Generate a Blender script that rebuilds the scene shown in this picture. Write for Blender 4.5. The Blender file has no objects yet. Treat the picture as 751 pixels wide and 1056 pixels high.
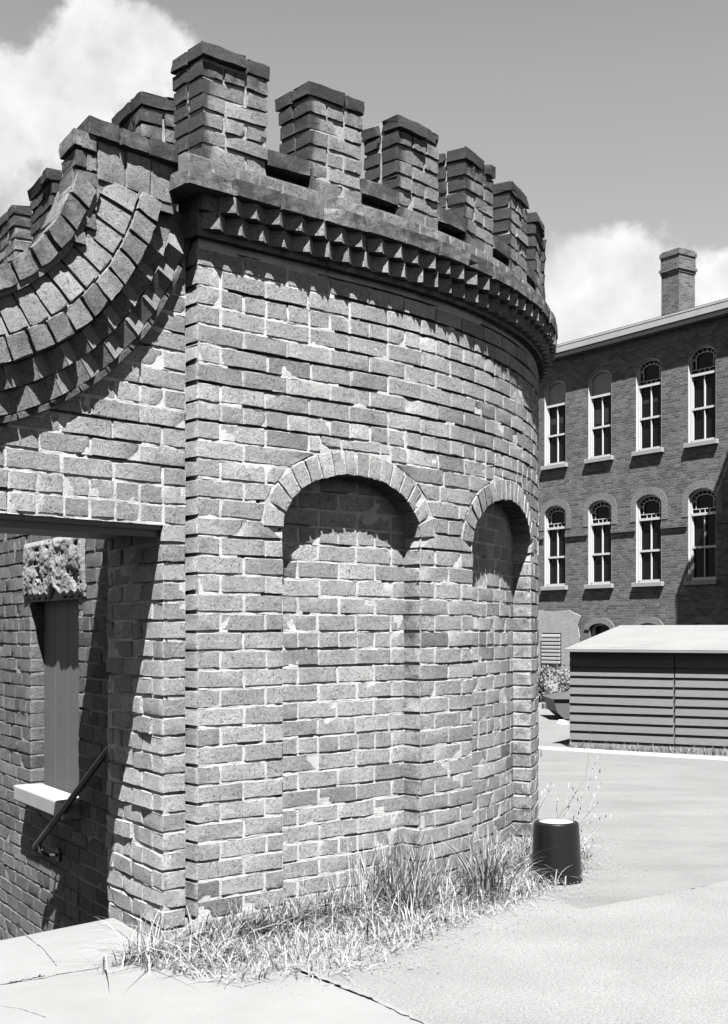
import bpy, math, random
import numpy as np
from mathutils import Vector
from mathutils.geometry import tessellate_polygon

# ------------------------------------------------------------------ camera, world, sun
S = bpy.context.scene
F = 1300.0; HX = 375.5; HY = 650.0            # focal length and horizon of the photograph, in its pixels
cam = bpy.data.objects.new('camera', bpy.data.cameras.new('camera'))
S.collection.objects.link(cam); S.camera = cam
cam.location = (0, 0, 0); cam.rotation_euler = (math.pi/2, 0, 0)
cam.data.sensor_fit = 'HORIZONTAL'; cam.data.sensor_width = 36
cam.data.lens = 36*F/751; cam.data.shift_y = (HY-528)/751
cam.data.clip_start = .05; cam.data.clip_end = 3000

SUN_EL = math.radians(61)
SD = Vector((-.07, 1.0, 0)).normalized()*math.cos(SUN_EL) + Vector((0, 0, -math.sin(SUN_EL)))   # travel direction
sun = bpy.data.objects.new('sun', bpy.data.lights.new('sun', 'SUN'))
S.collection.objects.link(sun)
sun.rotation_euler = SD.to_track_quat('-Z', 'Y').to_euler()
sun.data.energy = 5.0; sun.data.angle = math.radians(.5); sun.data.color = (1, .995, .985)

S.cycles.diffuse_bounces = 0
S.view_settings.view_transform = 'Standard'; S.view_settings.look = 'None'
S.view_settings.exposure = 1.95; S.view_settings.gamma = 1
SKY_K = .095

def nd(nt, t, **k):
    n = nt.nodes.new(t)
    for a, b in k.items(): setattr(n, a, b)
    return n
def lk(nt, a, b): nt.links.new(a, b)
def mth(nt, op, a, b=None, c=None, clamp=False):
    n = nd(nt, 'ShaderNodeMath', operation=op, use_clamp=clamp)
    for i, v in enumerate((a, b, c)):
        if v is None: continue
        if isinstance(v, (int, float)): n.inputs[i].default_value = v
        else: lk(nt, v, n.inputs[i])
    return n.outputs[0]
def ramp(nt, x, p0, p1):
    n = nd(nt, 'ShaderNodeMapRange', interpolation_type='SMOOTHSTEP')
    lk(nt, x, n.inputs[0]); n.inputs[1].default_value = p0; n.inputs[2].default_value = p1
    return n.outputs[0]

W = bpy.data.worlds.new('World'); S.world = W; W.use_nodes = True
nt = W.node_tree; nt.nodes.clear()
sky = nd(nt, 'ShaderNodeTexSky', sky_type='NISHITA', sun_disc=False)
sky.sun_elevation = SUN_EL; sky.sun_rotation = math.atan2(-SD.x, -SD.y)
sky.air_density = 1; sky.dust_density = 1.0
bw = nd(nt, 'ShaderNodeSeparateColor'); lk(nt, sky.outputs[0], bw.inputs[0])      # red channel: an orange-filtered black and white film
tc = nd(nt, 'ShaderNodeTexCoord')
nrm = nd(nt, 'ShaderNodeVectorMath', operation='NORMALIZE'); lk(nt, tc.outputs['Generated'], nrm.inputs[0])
DIRV = nrm.outputs[0]
def blob(px, py, rx, ry, ang=0):
    """cloud bank: an ellipse of sky directions"""
    c = Vector((px-HX, F, HY-py)).normalized()
    r = Vector((0, 0, 1)); u = r.cross(c).normalized()*-1; v = u.cross(c).normalized()
    ca, sa = math.cos(ang), math.sin(ang); u2 = u*ca+v*sa; v2 = v*ca-u*sa
    o = []
    for vec, rad in ((u2, rx), (v2, ry)):
        d = nd(nt, 'ShaderNodeVectorMath', operation='DOT_PRODUCT'); lk(nt, DIRV, d.inputs[0]); d.inputs[1].default_value = vec
        q = mth(nt, 'SUBTRACT', d.outputs['Value'], vec.dot(c)); q = mth(nt, 'DIVIDE', q, rad/F)
        o.append(mth(nt, 'MULTIPLY', q, q))
    return mth(nt, 'SUBTRACT', 1.0, mth(nt, 'ADD', o[0], o[1]))
bl = [blob(110, 75, 95, 70), blob(30, 105, 120, 55), blob(95, 20, 45, 45), blob(-60, 130, 130, 80),
      blob(640, 300, 110, 62), blob(600, 330, 80, 80), blob(720, 300, 90, 45), blob(-300, 60, 200, 90), blob(1050, 330, 300, 60)]
m = bl[0]
for b in bl[1:]: m = mth(nt, 'SMOOTH_MAX', m, b, .35)
nz = nd(nt, 'ShaderNodeTexNoise'); lk(nt, DIRV, nz.inputs['Vector']); nz.inputs['Scale'].default_value = 11; nz.inputs['Detail'].default_value = 9; nz.inputs['Roughness'].default_value = .6
nz2 = nd(nt, 'ShaderNodeTexNoise'); lk(nt, DIRV, nz2.inputs['Vector']); nz2.inputs['Scale'].default_value = 26; nz2.inputs['Detail'].default_value = 6
m = mth(nt, 'ADD', m, mth(nt, 'MULTIPLY', mth(nt, 'SUBTRACT', nz.outputs[0], .5), 4.2))
mask = ramp(nt, m, -.05, .62)
sepd = nd(nt, 'ShaderNodeSeparateXYZ'); lk(nt, DIRV, sepd.inputs[0])
skyv = mth(nt, 'MINIMUM', mth(nt, 'ADD', mth(nt, 'MULTIPLY', bw.outputs[0], SKY_K*.62), .028), .16)
skyv = mth(nt, 'MULTIPLY', skyv, mth(nt, 'SUBTRACT', 1.0, mth(nt, 'MULTIPLY', ramp(nt, sepd.outputs[2], .38, .75), .85)))   # zenith darkened to cut its fill light; filtered film shows it dark too
cl = mth(nt, 'ADD', .13, mth(nt, 'MULTIPLY', nz2.outputs[0], .19))
mx = nd(nt, 'ShaderNodeMix', data_type='FLOAT'); lk(nt, mask, mx.inputs[0]); lk(nt, skyv, mx.inputs[2]); lk(nt, cl, mx.inputs[3])
bg = nd(nt, 'ShaderNodeBackground'); lk(nt, mx.outputs[0], bg.inputs[0]); bg.inputs[1].default_value = 1.0
wo = nd(nt, 'ShaderNodeOutputWorld'); lk(nt, bg.outputs[0], wo.inputs[0])

# ------------------------------------------------------------------ helpers
RNG = np.random.default_rng(7); random.seed(7)
C = S.collection
def tag(o, label=None, cat=None, group=None, kind=None):
    if label: o['label'] = label
    if cat: o['category'] = cat
    if group: o['group'] = group
    if kind: o['kind'] = kind
    return o
def empty(name, loc, label, cat, group=None):
    o = bpy.data.objects.new(name, None); C.objects.link(o); o.location = loc; o.empty_display_size = .2
    return tag(o, label, cat, group)
def link(name, me, mats, parent=None):
    o = bpy.data.objects.new(name, me); C.objects.link(o)
    for m_ in (mats if isinstance(mats, (list, tuple)) else [mats]): me.materials.append(m_)
    if parent:
        o.parent = parent; o.location = -Vector(root_loc(parent))
    return o
def root_loc(p):
    v = Vector(p.location); q = p.parent
    while q: v += Vector(q.location); q = q.parent
    return v

class Mesh:
    """collects quads; attribute per vertex (tone, edge, stain)"""
    def __init__(s): s.v = []; s.f = []; s.c = []; s.m = []; s.n = 0
    def add(s, v, f, col=(.5, 0, 0), mat=0):
        v = np.asarray(v, float); s.v.append(v)
        c = np.asarray(col, float)
        if c.ndim == 1: c = np.tile(c, (len(v), 1))
        s.c.append(c)
        for q in f: s.f.append(tuple(int(i)+s.n for i in q)); s.m.append(mat)
        s.n += len(v)
    def box(s, o, ax, ay, az, mat=0, col=(.5, 0, 0)):
        o, ax, ay, az = [np.array(t, float) for t in (o, ax, ay, az)]
        P = [o+ax*i+ay*j+az*k for k in (0, 1) for j in (0, 1) for i in (0, 1)]
        fs = [(0, 2, 3, 1), (4, 5, 7, 6), (0, 1, 5, 4), (2, 6, 7, 3), (0, 4, 6, 2), (1, 3, 7, 5)]
        if np.dot(np.cross(ax, ay), az) < 0: fs = [q[::-1] for q in fs]
        s.add(P, fs, col, mat)
    def tube(s, pts, rad, seg=10, mat=0, cap=True):
        pts = [Vector(p) for p in pts]; n = len(pts)
        rr = rad if isinstance(rad, (list, tuple)) else [rad]*n
        V = []; prev = None
        for i, p in enumerate(pts):
            d = (pts[min(i+1, n-1)]-pts[max(i-1, 0)]).normalized()
            a = prev if prev is not None else (Vector((0, 0, 1)) if abs(d.z) < .9 else Vector((1, 0, 0)))
            a = (a-d*a.dot(d)).normalized(); b = d.cross(a); prev = a
            for k in range(seg):
                t = 2*math.pi*k/seg; V.append(p+(a*math.cos(t)+b*math.sin(t))*rr[i])
        Fc = [(i*seg+k, i*seg+(k+1) % seg, (i+1)*seg+(k+1) % seg, (i+1)*seg+k) for i in range(n-1) for k in range(seg)]
        if cap: Fc += [tuple(range(seg))[::-1], tuple(range((n-1)*seg, n*seg))]
        s.add([tuple(v) for v in V], Fc, mat=mat)
    def lathe(s, c, prof, seg=32, mat=0):
        V = []; n = len(prof)
        for r, z in prof:
            for k in range(seg):
                t = 2*math.pi*k/seg; V.append((c[0]+r*math.cos(t), c[1]+r*math.sin(t), c[2]+z))
        Fc = [(i*seg+k, i*seg+(k+1) % seg, (i+1)*seg+(k+1) % seg, (i+1)*seg+k) for i in range(n-1) for k in range(seg)]
        s.add(V, Fc, mat=mat)
    def build(s, name, mats, parent=None, smooth=False, bev=0):
        me = bpy.data.meshes.new(name)
        V = np.concatenate(s.v); me.from_pydata(V.tolist(), [], s.f)
        me.polygons.foreach_set('material_index', s.m)
        ca = me.color_attributes.new('Col', 'FLOAT_COLOR', 'POINT')
        cc = np.ones((len(V), 4), np.float32); cc[:, :3] = np.concatenate(s.c)
        ca.data.foreach_set('color', cc.ravel())
        if smooth: me.polygons.foreach_set('use_smooth', [True]*len(me.polygons))
        me.update()
        if smooth: me.set_sharp_from_angle(angle=math.radians(20))
        o = link(name, me, mats, parent)
        if bev:
            b = o.modifiers.new('bevel', 'BEVEL'); b.width = bev; b.segments = 2; b.limit_method = 'ANGLE'
        return o

# brick template: a surface grid on the unit box
def _template():
    A = [0, .035, .36, .66, .965, 1]; B = [0, .04, .5, .96, 1]; O = [0, .93, 1]
    key = {}; V = []; Fc = []
    def vid(i, j, k):
        if (i, j, k) not in key: key[(i, j, k)] = len(V); V.append((i, j, k))
        return key[(i, j, k)]
    na, nb, no = len(A)-1, len(B)-1, len(O)-1
    for k, rev in ((0, True), (no, False)):
        for i in range(na):
            for j in range(nb):
                q = [vid(i, j, k), vid(i+1, j, k), vid(i+1, j+1, k), vid(i, j+1, k)]; Fc.append(q[::-1] if rev else q)
    for j, rev in ((0, False), (nb, True)):
        for i in range(na):
            for k in range(no):
                q = [vid(i, j, k), vid(i+1, j, k), vid(i+1, j, k+1), vid(i, j, k+1)]; Fc.append(q[::-1] if rev else q)
    for i, rev in ((0, True), (na, False)):
        for j in range(nb):
            for k in range(no):
                q = [vid(i, j, k), vid(i, j+1, k), vid(i, j+1, k+1), vid(i, j, k+1)]; Fc.append(q[::-1] if rev else q)
    V = np.array(V)
    T = np.stack([np.array(A)[V[:, 0]], np.array(B)[V[:, 1]], np.array(O)[V[:, 2]]], 1)
    onA = (V[:, 0] == 0)*-1 + (V[:, 0] == na)*1; onB = (V[:, 1] == 0)*-1 + (V[:, 1] == nb)*1
    onO = (V[:, 2] == 0)*-1 + (V[:, 2] == no)*1
    return T, Fc, onA, onB, onO
TT, TF, ONA, ONB, ONO = _template()
EDGE = ((np.abs(ONA)+np.abs(ONB)) > 0).astype(float)
def brick(M, mp, a0, a1, b0, b1, o0, o1, tone=None, stain_shade=0., wear=1., mat=0):
    """a0/a1 may be (lower, upper) pairs: slanted ends.  mp(a, b, o) -> world"""
    a0l, a0u = a0 if isinstance(a0, tuple) else (a0, a0)
    a1l, a1u = a1 if isinstance(a1, tuple) else (a1, a1)
    t = TT
    A0 = a0l+(a0u-a0l)*t[:, 1]; A1 = a1l+(a1u-a1l)*t[:, 1]
    a = A0+(A1-A0)*t[:, 0]; b = b0+(b1-b0)*t[:, 1]; o = o0+(o1-o0)*t[:, 2]
    r = .0013*wear
    nE = np.abs(ONA)+np.abs(ONB)+np.abs(ONO)
    rnd = (nE >= 2)*r*RNG.uniform(.3, 1.8, len(a)) + (nE == 3)*r
    a = a-ONA*rnd; b = b-ONB*rnd; o = o-ONO*rnd
    a = a+RNG.normal(0, .0012*wear, len(a)); b = b+RNG.normal(0, .0009*wear, len(a)); o = o+RNG.normal(0, .0008*wear, len(a))
    # lay it slightly out of true
    o = o + RNG.normal(0, .0007*wear**3) + (t[:, 0]-.5)*RNG.normal(0, .0013*wear**2) + (t[:, 1]-.5)*RNG.normal(0, .0012*wear**2)
    b = b + RNG.normal(0, .001*wear) + (t[:, 0]-.5)*RNG.normal(0, .0016*wear)
    if RNG.random() < .2*wear:      # a broken corner or edge
        ca, cb = RNG.choice([0, 1]), RNG.choice([0, 1]); d = np.hypot((t[:, 0]-ca)*3, t[:, 1]-cb)
        k = np.clip(1-d/RNG.uniform(.4, .9), 0, 1)*(t[:, 2] > .5); o = o-k*RNG.uniform(.006, .018); b = b-(cb*2-1)*k*.008
    if tone is None: tone = float(np.clip(RNG.normal(.52, .2)-(RNG.random() < .05)*.5, -.2, 1.05))
    st = stain_shade(a, b) if callable(stain_shade) else stain_shade
    col = np.stack([np.full(len(a), tone), EDGE*(t[:, 2] > .5), np.clip(np.full(len(a), 0.)+st, 0, 1)], 1)
    M.add(mp(a, b, o), TF, col, mat)

# ------------------------------------------------------------------ materials (a monochrome photograph: greys)
def material(name, rough=.85, spec=.3):
    m_ = bpy.data.materials.new(name); m_.use_nodes = True; n = m_.node_tree
    p = n.nodes['Principled BSDF']; p.inputs['Roughness'].default_value = rough; p.inputs['Specular IOR Level'].default_value = spec
    return m_, n, p
def noise(n, vec, sc, det=4, ro=.55):
    t = nd(n, 'ShaderNodeTexNoise'); t.inputs['Scale'].default_value = sc; t.inputs['Detail'].default_value = det; t.inputs['Roughness'].default_value = ro
    if vec is not None: lk(n, vec, t.inputs['Vector'])
    return t.outputs[0]
def posvec(n):
    g_ = nd(n, 'ShaderNodeNewGeometry'); return g_.outputs['Position']
def bump(n, p, h, strength=.5, dist=.01):
    b = nd(n, 'ShaderNodeBump'); b.inputs['Strength'].default_value = strength; b.inputs['Distance'].default_value = dist
    lk(n, h, b.inputs['Height']); lk(n, b.outputs[0], p.inputs['Normal'])
def fmix(n, f_, a, b):
    x = nd(n, 'ShaderNodeMix', data_type='FLOAT')
    for i, v in ((0, f_), (2, a), (3, b)):
        if isinstance(v, (int, float)): x.inputs[i].default_value = v
        else: lk(n, v, x.inputs[i])
    return x.outputs[0]
def brick_mat(name, lo, hi, lime=.6, dark=.05):
    m_, n, p = material(name, .9, .2)
    P = posvec(n)
    at = nd(n, 'ShaderNodeAttribute', attribute_name='Col'); sp = nd(n, 'ShaderNodeSeparateColor'); lk(n, at.outputs['Color'], sp.inputs[0])
    tone, edge, stain_shade = sp.outputs[0], sp.outputs[1], sp.outputs[2]
    base = mth(n, 'ADD', lo, mth(n, 'MULTIPLY', tone, hi-lo))
    base = mth(n, 'MULTIPLY', base, mth(n, 'ADD', .62, mth(n, 'MULTIPLY', noise(n, P, 1.7, 6, .7), .76)))      # weathering in drifts across the wall
    f1 = noise(n, P, 9, 5, .6); f2 = noise(n, P, 60, 5, .65); f3 = noise(n, P, 330, 4, .75)
    v = mth(n, 'MULTIPLY', base, mth(n, 'ADD', .30, mth(n, 'ADD', mth(n, 'MULTIPLY', f1, .7), mth(n, 'MULTIPLY', f2, .75))))
    # lime smears creeping in from the joints, pale bloom
    e = mth(n, 'ADD', mth(n, 'MULTIPLY', edge, .55), mth(n, 'MULTIPLY', noise(n, P, 34, 6, .7), .85))
    v = fmix(n, mth(n, 'MULTIPLY', ramp(n, e, .80, 1.08), .6), v, lime)
    v = fmix(n, mth(n, 'MULTIPLY', ramp(n, noise(n, P, 4.3, 7, .7), .56, .74), .3), v, lime*.8)
    # pits, soot and the shade painted on merlon sides
    v = fmix(n, mth(n, 'MULTIPLY', mth(n, 'MAXIMUM', ramp(n, noise(n, P, 46, 8, .8), .565, .65), ramp(n, noise(n, P, 130, 5, .75), .555, .63)), .85), v, dark)
    s2 = mth(n, 'MULTIPLY', ramp(n, mth(n, 'ADD', stain_shade, mth(n, 'MULTIPLY', mth(n, 'SUBTRACT', noise(n, P, 13, 6, .7), .5), 1.3)), .25, .85), .9)
    v = fmix(n, s2, v, dark)
    v = mth(n, 'MULTIPLY', v, mth(n, 'ADD', -.1, mth(n, 'MULTIPLY', f3, 2.3)))
    lk(n, v, p.inputs['Base Color'])
    h = mth(n, 'ADD', mth(n, 'MULTIPLY', f2, .8), mth(n, 'ADD', mth(n, 'MULTIPLY', f3, .55), mth(n, 'MULTIPLY', ramp(n, noise(n, P, 42, 8, .75), .6, .68), -.9)))
    bump(n, p, h, .9, .007)
    return m_
M_BRICK = brick_mat('old_brick', .155, .285, .37, .02)
M_TOPBRICK = brick_mat('sooty_merlon_brick', .105, .22, .3, .02)
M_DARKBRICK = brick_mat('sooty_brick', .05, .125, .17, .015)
def mortar_mat(name='lime_mortar', k=1.0):
    m_, n, p = material(name, .95, .1)
    P = posvec(n)
    at = nd(n, 'ShaderNodeAttribute', attribute_name='Col'); sp = nd(n, 'ShaderNodeSeparateColor'); lk(n, at.outputs['Color'], sp.inputs[0])
    v = mth(n, 'ADD', .20, mth(n, 'MULTIPLY', noise(n, P, 11, 6, .65), .38))
    v = fmix(n, ramp(n, noise(n, P, 75, 4, .7), .6, .72), v, .15)
    s2 = mth(n, 'MULTIPLY', ramp(n, mth(n, 'ADD', sp.outputs[2], mth(n, 'MULTIPLY', mth(n, 'SUBTRACT', noise(n, P, 13, 6, .7), .5), 1.1)), .2, .8), .9)
    v = fmix(n, s2, v, .05)
    v = mth(n, 'MULTIPLY', v, k)
    lk(n, v, p.inputs['Base Color']); bump(n, p, noise(n, P, 160, 5, .7), .9, .006)
    return m_
M_MORTAR = mortar_mat(); M_OLDMORTAR = mortar_mat('grimy_mortar', .45)
M_OLDMORTAR2 = mortar_mat('weathered_mortar', .7); M_GABLE = brick_mat('weathered_gable_brick', .115, .205, .28, .02)
def simple(name, val, rough=.8, spec=.3, var=.15, sc=8, bmp=.3, bsc=60, bd=.004, metal=0):
    m_, n, p = material(name, rough, spec); P = posvec(n)
    v = mth(n, 'MULTIPLY', val, mth(n, 'ADD', 1-var, mth(n, 'MULTIPLY', noise(n, P, sc, 7, .65), 2*var)))
    lk(n, v, p.inputs['Base Color']); p.inputs['Metallic'].default_value = metal
    if bmp: bump(n, p, noise(n, P, bsc, 5, .65), bmp, bd)
    return m_
M_PAINT = simple('white_window_paint', .42, .5, .4, .1, 3, .1)
M_STONE = simple('pale_sill_stone', .24, .8, .2, .15, 4, .3, 40)
M_CORNICE = simple('weathered_cornice', .3, .75, .3, .25, 2.5, .3, 30)
M_GLASS = simple('dark_window_glass', .008, .12, .12, .5, 2, 0)
M_BLIND = simple('painted_over_pane', .2, .6, .3, .35, 3, .1)
M_IRON = simple('black_iron', .03, .45, .5, .3, 30, .3, 120, .002)
M_BOARD = simple('grey_painted_board', .085, .7, .3, .2, 14, .3, 40)
M_PAIL = simple('black_pail_plastic', .006, .3, .35, .4, 14, .15, 90, .002)
M_ROOFING = simple('pale_roof_felt', .15, .8, .2, .25, 2.2, .3, 80, .003)
M_ROUGH = simple('spalled_stone', .19, .95, .1, .45, 30, .7, 90, .006)
M_WHITE = simple('white_litter', .8, .6, .3, .05)

# ------------------------------------------------------------------ plan geometry
def dr(d): return np.array([math.cos(math.radians(d)), math.sin(math.radians(d))])
O = np.array([-.616, 4.67])                 # left front corner of the tower
G0 = np.array([-.668, 4.728])               # gate wall plane, a little behind it
gdir = dr(47); rdir = dr(180-59)            # along the gate wall (to the right) / back along the side walls
GZ = -1.18                                  # ground level below the eye
LOW = -2.6                                  # area floor behind the gate
# tower outline: straight, then a curve
DS = .01; S_END = 9.2
ss = np.arange(-1.0, S_END+DS, DS)
ang = np.radians(41.5+np.clip(ss-.8, 0, 99)*18.8); ang = np.minimum(ang, math.radians(41.5+150))
X_ = np.cumsum(np.cos(ang))*DS; Y_ = np.cumsum(np.sin(ang))*DS
i0 = int(round(1.0/DS)); X_ = X_-X_[i0]+O[0]; Y_ = Y_-Y_[i0]+O[1]
def towP(s, o, z):
    s = np.asarray(s, float); x = np.interp(s, ss, X_); y = np.interp(s, ss, Y_); a = np.interp(s, ss, ang)
    return np.stack([x+np.sin(a)*o, y-np.cos(a)*o, np.broadcast_to(z, s.shape)+0*s], -1)
def tow(a, b, o): return towP(a, o, b)
def gate(a, b, o):                          # a = distance right of G0 along the gate wall (negative = left)
    P = G0[None]+np.outer(a, gdir)-np.outer(o, rdir)
    return np.column_stack([P, b])
SN = np.array([-math.sin(math.radians(59)), -math.cos(math.radians(59))])      # side wall normal
def side(a, b, o):                          # a = -t (so that the outside is seen), t = distance back from O
    P = O[None]-np.outer(a, rdir)+np.outer(o, SN)
    return np.column_stack([P, b])
def s_at(px, lo=-.5, hi=3.4):
    """arc length where the tower face is seen at photo column px"""
    g_ = np.linspace(lo, hi, 2000); P = towP(g_, 0, 0); q = P[:, 0]/P[:, 1]*F+HX
    return float(np.interp(px, q, g_)) if q.argmax() > 1999-2 else float(np.interp(px, q[:q.argmax()+1], g_[:q.argmax()+1]))

CO = .0715; JT = .0095; BL = .205; BH = .098
def rowz(k): return k*CO, k*CO+CO-JT
def cuts(s0, s1, k, header, off=None):
    """brick intervals along a course"""
    L = BH if header else BL
    out = []; s = s0
    if off is None: off = (0 if k % 2 else L*.5+JT*.5)
    first = L-off
    if first < .03: first += L
    x = s0+first if off else s0+L
    a = s0
    while True:
        if x > s1-.045: out.append((a, s1)); break
        out.append((a, x)); a = x+JT*RNG.uniform(.8, 1.25); x = a+L*RNG.uniform(.97, 1.03)
    return out
def mortar_sheet(M, mp, a0, a1, k0, k1, rake=None, base=.003, step=.022, stain_shade=None, hole=None, zlo=None, zhi=None, o=0.):
    """mortar surface behind the bricks; rake(s, k) -> extra depth of each bed joint"""
    na = max(2, int((a1-a0)/step)+1); A = np.linspace(a0, a1, na); rows = []
    for k in range(k0, k1+1):
        z = k*CO
        d = rake(A, k) if rake else np.zeros(na)
        for dz, on in ((-JT-.001, 0), (-JT+.001, 1), (0.0, 1), (.002, 0), (CO*.45, 0)):
            rows.append((np.full(na, z+dz), (d if on else 0*d)+base+np.abs(RNG.normal(0, .0012, na)) + (0 if on else d*.25)))
    V = []; 
    Z = np.array([r[0] for r in rows]); D = np.array([r[1] for r in rows])
    if zlo is not None: Z = np.maximum(Z, zlo)
    if zhi is not None: Z = np.minimum(Z, zhi)
    nr = len(rows); AA = np.tile(A, (nr, 1))
    V = mp(AA.ravel(), Z.ravel(), o-D.ravel())
    Fc = []
    for i in range(nr-1):
        for j in range(na-1):
            zc = .25*(Z[i, j]+Z[i+1, j]+Z[i, j+1]+Z[i+1, j+1]); ac = .5*(A[j]+A[j+1])
            if Z[i+1, j]-Z[i, j] < 1e-6: continue
            if hole and hole(ac, zc): continue
            q = i*na+j; Fc.append((q, q+1, q+na+1, q+na))
    col = np.zeros((nr*na, 3)); col[:, 0] = .5
    if stain_shade: col[:, 2] = stain_shade(AA.ravel(), Z.ravel())
    M.add(V, Fc, col, 1)
def noise1(seed, n=400):
    r = np.random.default_rng(seed); return r.uniform(0, 1, n)
def rake_fn(prob, depth=.020, scale=.16, seed=1):
    def f_(A, k):
        r = noise1(seed*1000+k+500); x = (np.asarray(A)+50)/scale
        i = x.astype(int) % 399; t = x-np.floor(x); v = r[i]*(1-t)+r[i+1]*t
        fine = noise1(seed*77+k+900)[((np.asarray(A)+50)/.022).astype(int) % 400]
        pr = prob(np.asarray(A), k*CO) if callable(prob) else prob
        # value noise is bunched round the middle: stretch
        v = np.clip((v-.5)*1.35+.5, 0, 1)+(fine-.5)*.16
        return np.where(v < pr, depth*(.7+.5*fine), 0)
    return f_

# ------------------------------------------------------------------ the setting: ground
def ragged(p, q, step=.03, amp=.012, seed=1):
    r = np.random.default_rng(seed); p, q = np.array(p[:2], float), np.array(q[:2], float); L = np.linalg.norm(q-p); n = int(L/step)
    d = (q-p)/L; nn = np.array([-d[1], d[0]]); w = np.cumsum(r.normal(0, amp*.5, n+1)); w = w-np.linspace(w[0], w[-1], n+1); w = np.clip(w, -amp*5, amp*5)
    return [tuple(p+d*L*i/n+nn*(w[i]+r.normal(0, amp*.3)*(0 < i < n))) for i in range(n+1)]
def sheet(name, pts, z, mat, kind='structure'):
    me = bpy.data.meshes.new(name); me.from_pydata([(p[0], p[1], z) for p in pts], [], [tuple(range(len(pts)))]); me.update()
    if me.polygons[0].normal.z < 0: me.flip_normals()
    o = link(name, me, mat); o['kind'] = kind; return o
def ground_mat(name, val, spk, var=.2, sc=1.5, bsc=180, streak=None, bs=.5, worn=0):
    m_, n, p = material(name, .95, .15); P = posvec(n)
    v = mth(n, 'MULTIPLY', val, mth(n, 'ADD', 1-var, mth(n, 'MULTIPLY', noise(n, P, sc, 8, .6), 2*var)))
    g_ = noise(n, P, bsc, 3, .7); g2 = noise(n, P, bsc*.35, 4, .7)
    v = mth(n, 'MULTIPLY', v, mth(n, 'ADD', 1-spk, mth(n, 'MULTIPLY', g_, 2*spk)))
    v = fmix(n, mth(n, 'MULTIPLY', ramp(n, g2, .62, .72), .35+worn), v, val*.3)
    if streak:
        mp_ = nd(n, 'ShaderNodeMapping'); lk(n, P, mp_.inputs[0]); mp_.inputs['Rotation'].default_value = (0, 0, math.radians(streak)); mp_.inputs['Scale'].default_value = (.25, 2.4, 1)
        st = noise(n, mp_.outputs[0], 1.6, 7, .65); v = mth(n, 'MULTIPLY', v, mth(n, 'ADD', .72, mth(n, 'MULTIPLY', st, .56)))
    lk(n, v, p.inputs['Base Color']); bump(n, p, mth(n, 'ADD', g_, mth(n, 'MULTIPLY', g2, .6)), bs, .006)
    return m_
M_SLAB = ground_mat('concrete_paving', .16, .4, .22, 2.2, 220, None, .3)
M_GRAVEL = ground_mat('sandy_gravel', .15, .85, .28, 2.2, 110, None, .8, .25)
M_ROAD = ground_mat('worn_asphalt', .13, .6, .25, 2, 120, 30, .5)
M_DIRT = ground_mat('pale_dirt', .13, .2, .25, 1.2, 90, None, .6)
M_SOIL = ground_mat('dark_soil', .065, .2, .25, 1.2, 90, None, .6)
M_KERB = ground_mat('kerb_concrete', .28, .08, .1, 3, 160, None, .3)
M_CRACK = simple('joint_dirt', .16, .95, .1, .5, 40, .5, 90)
# ground: everything in front of the gate line and right of the tower, out to the horizon; left of the tower it stops at the sunken area
E1 = np.array([-1.056, 5.172])-rdir*.08     # threshold edge at the jamb
TH = E1-gdir*3.2
def gp(x, y): return ((x-HX)/F*(-GZ*F/(y-HY)), -GZ*F/(y-HY))
back = O+rdir*7.5
sheet('ground', [(-400, -300), (500, -300), (500, 900), (-60, 900), tuple(back+dr(31)*1.2), tuple(O+rdir*.3+dr(31)*.3), tuple(E1+dr(31)*.14), tuple(E1), tuple(TH), (-400, 3.2)], GZ, M_SOIL)
# sunken area behind the gate
lo_ = bpy.data.meshes.new('sunken_area_floor')
fl = [tuple(E1), tuple(TH), (TH[0]-3, TH[1]+14), (back[0], back[1]+8), tuple(back+dr(31)*.3), tuple(O+dr(31)*.3)]
lo_.from_pydata([(p[0], p[1], LOW) for p in fl], [], [tuple(range(6))]); lo_.update()
if lo_.polygons[0].normal.z < 0: lo_.flip_normals()
tag(link('sunken_area_floor', lo_, M_SOIL), kind='structure')
rw = Mesh(); e3 = np.array([*E1, LOW]); t3 = np.array([*TH, LOW])
rw.add([e3+[.2, .18, 0], t3, t3+[0, 0, GZ-LOW-.003], e3+[.2, .18, GZ-LOW-.003]], [(0, 1, 2, 3)]); tag(rw.build('area_retaining_face', M_SLAB), kind='structure')

A_ = gp(310, 1008); B_ = gp(430, 1056); dAB = np.array(B_)-np.array(A_)
far = np.array(B_)+dAB*6; near = np.array(A_)-dAB*1.7
sheet('gravel_path', [tuple(near-[0, 0]), tuple(far), (far[0]+9, far[1]), *ragged(np.array(gp(751, 910))+np.array([.79, .61])*5, gp(751, 910), .05, .012, 4), *ragged(gp(751, 910), gp(600, 940), .02, .007, 5)[1:], tuple(towP(np.array([1.9]), -.05, 0)[0][:2]), tuple(towP(np.array([.9]), -.05, 0)[0][:2]), tuple(towP(np.array([.1]), -.05, 0)[0][:2])], GZ+.008, M_GRAVEL)
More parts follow.
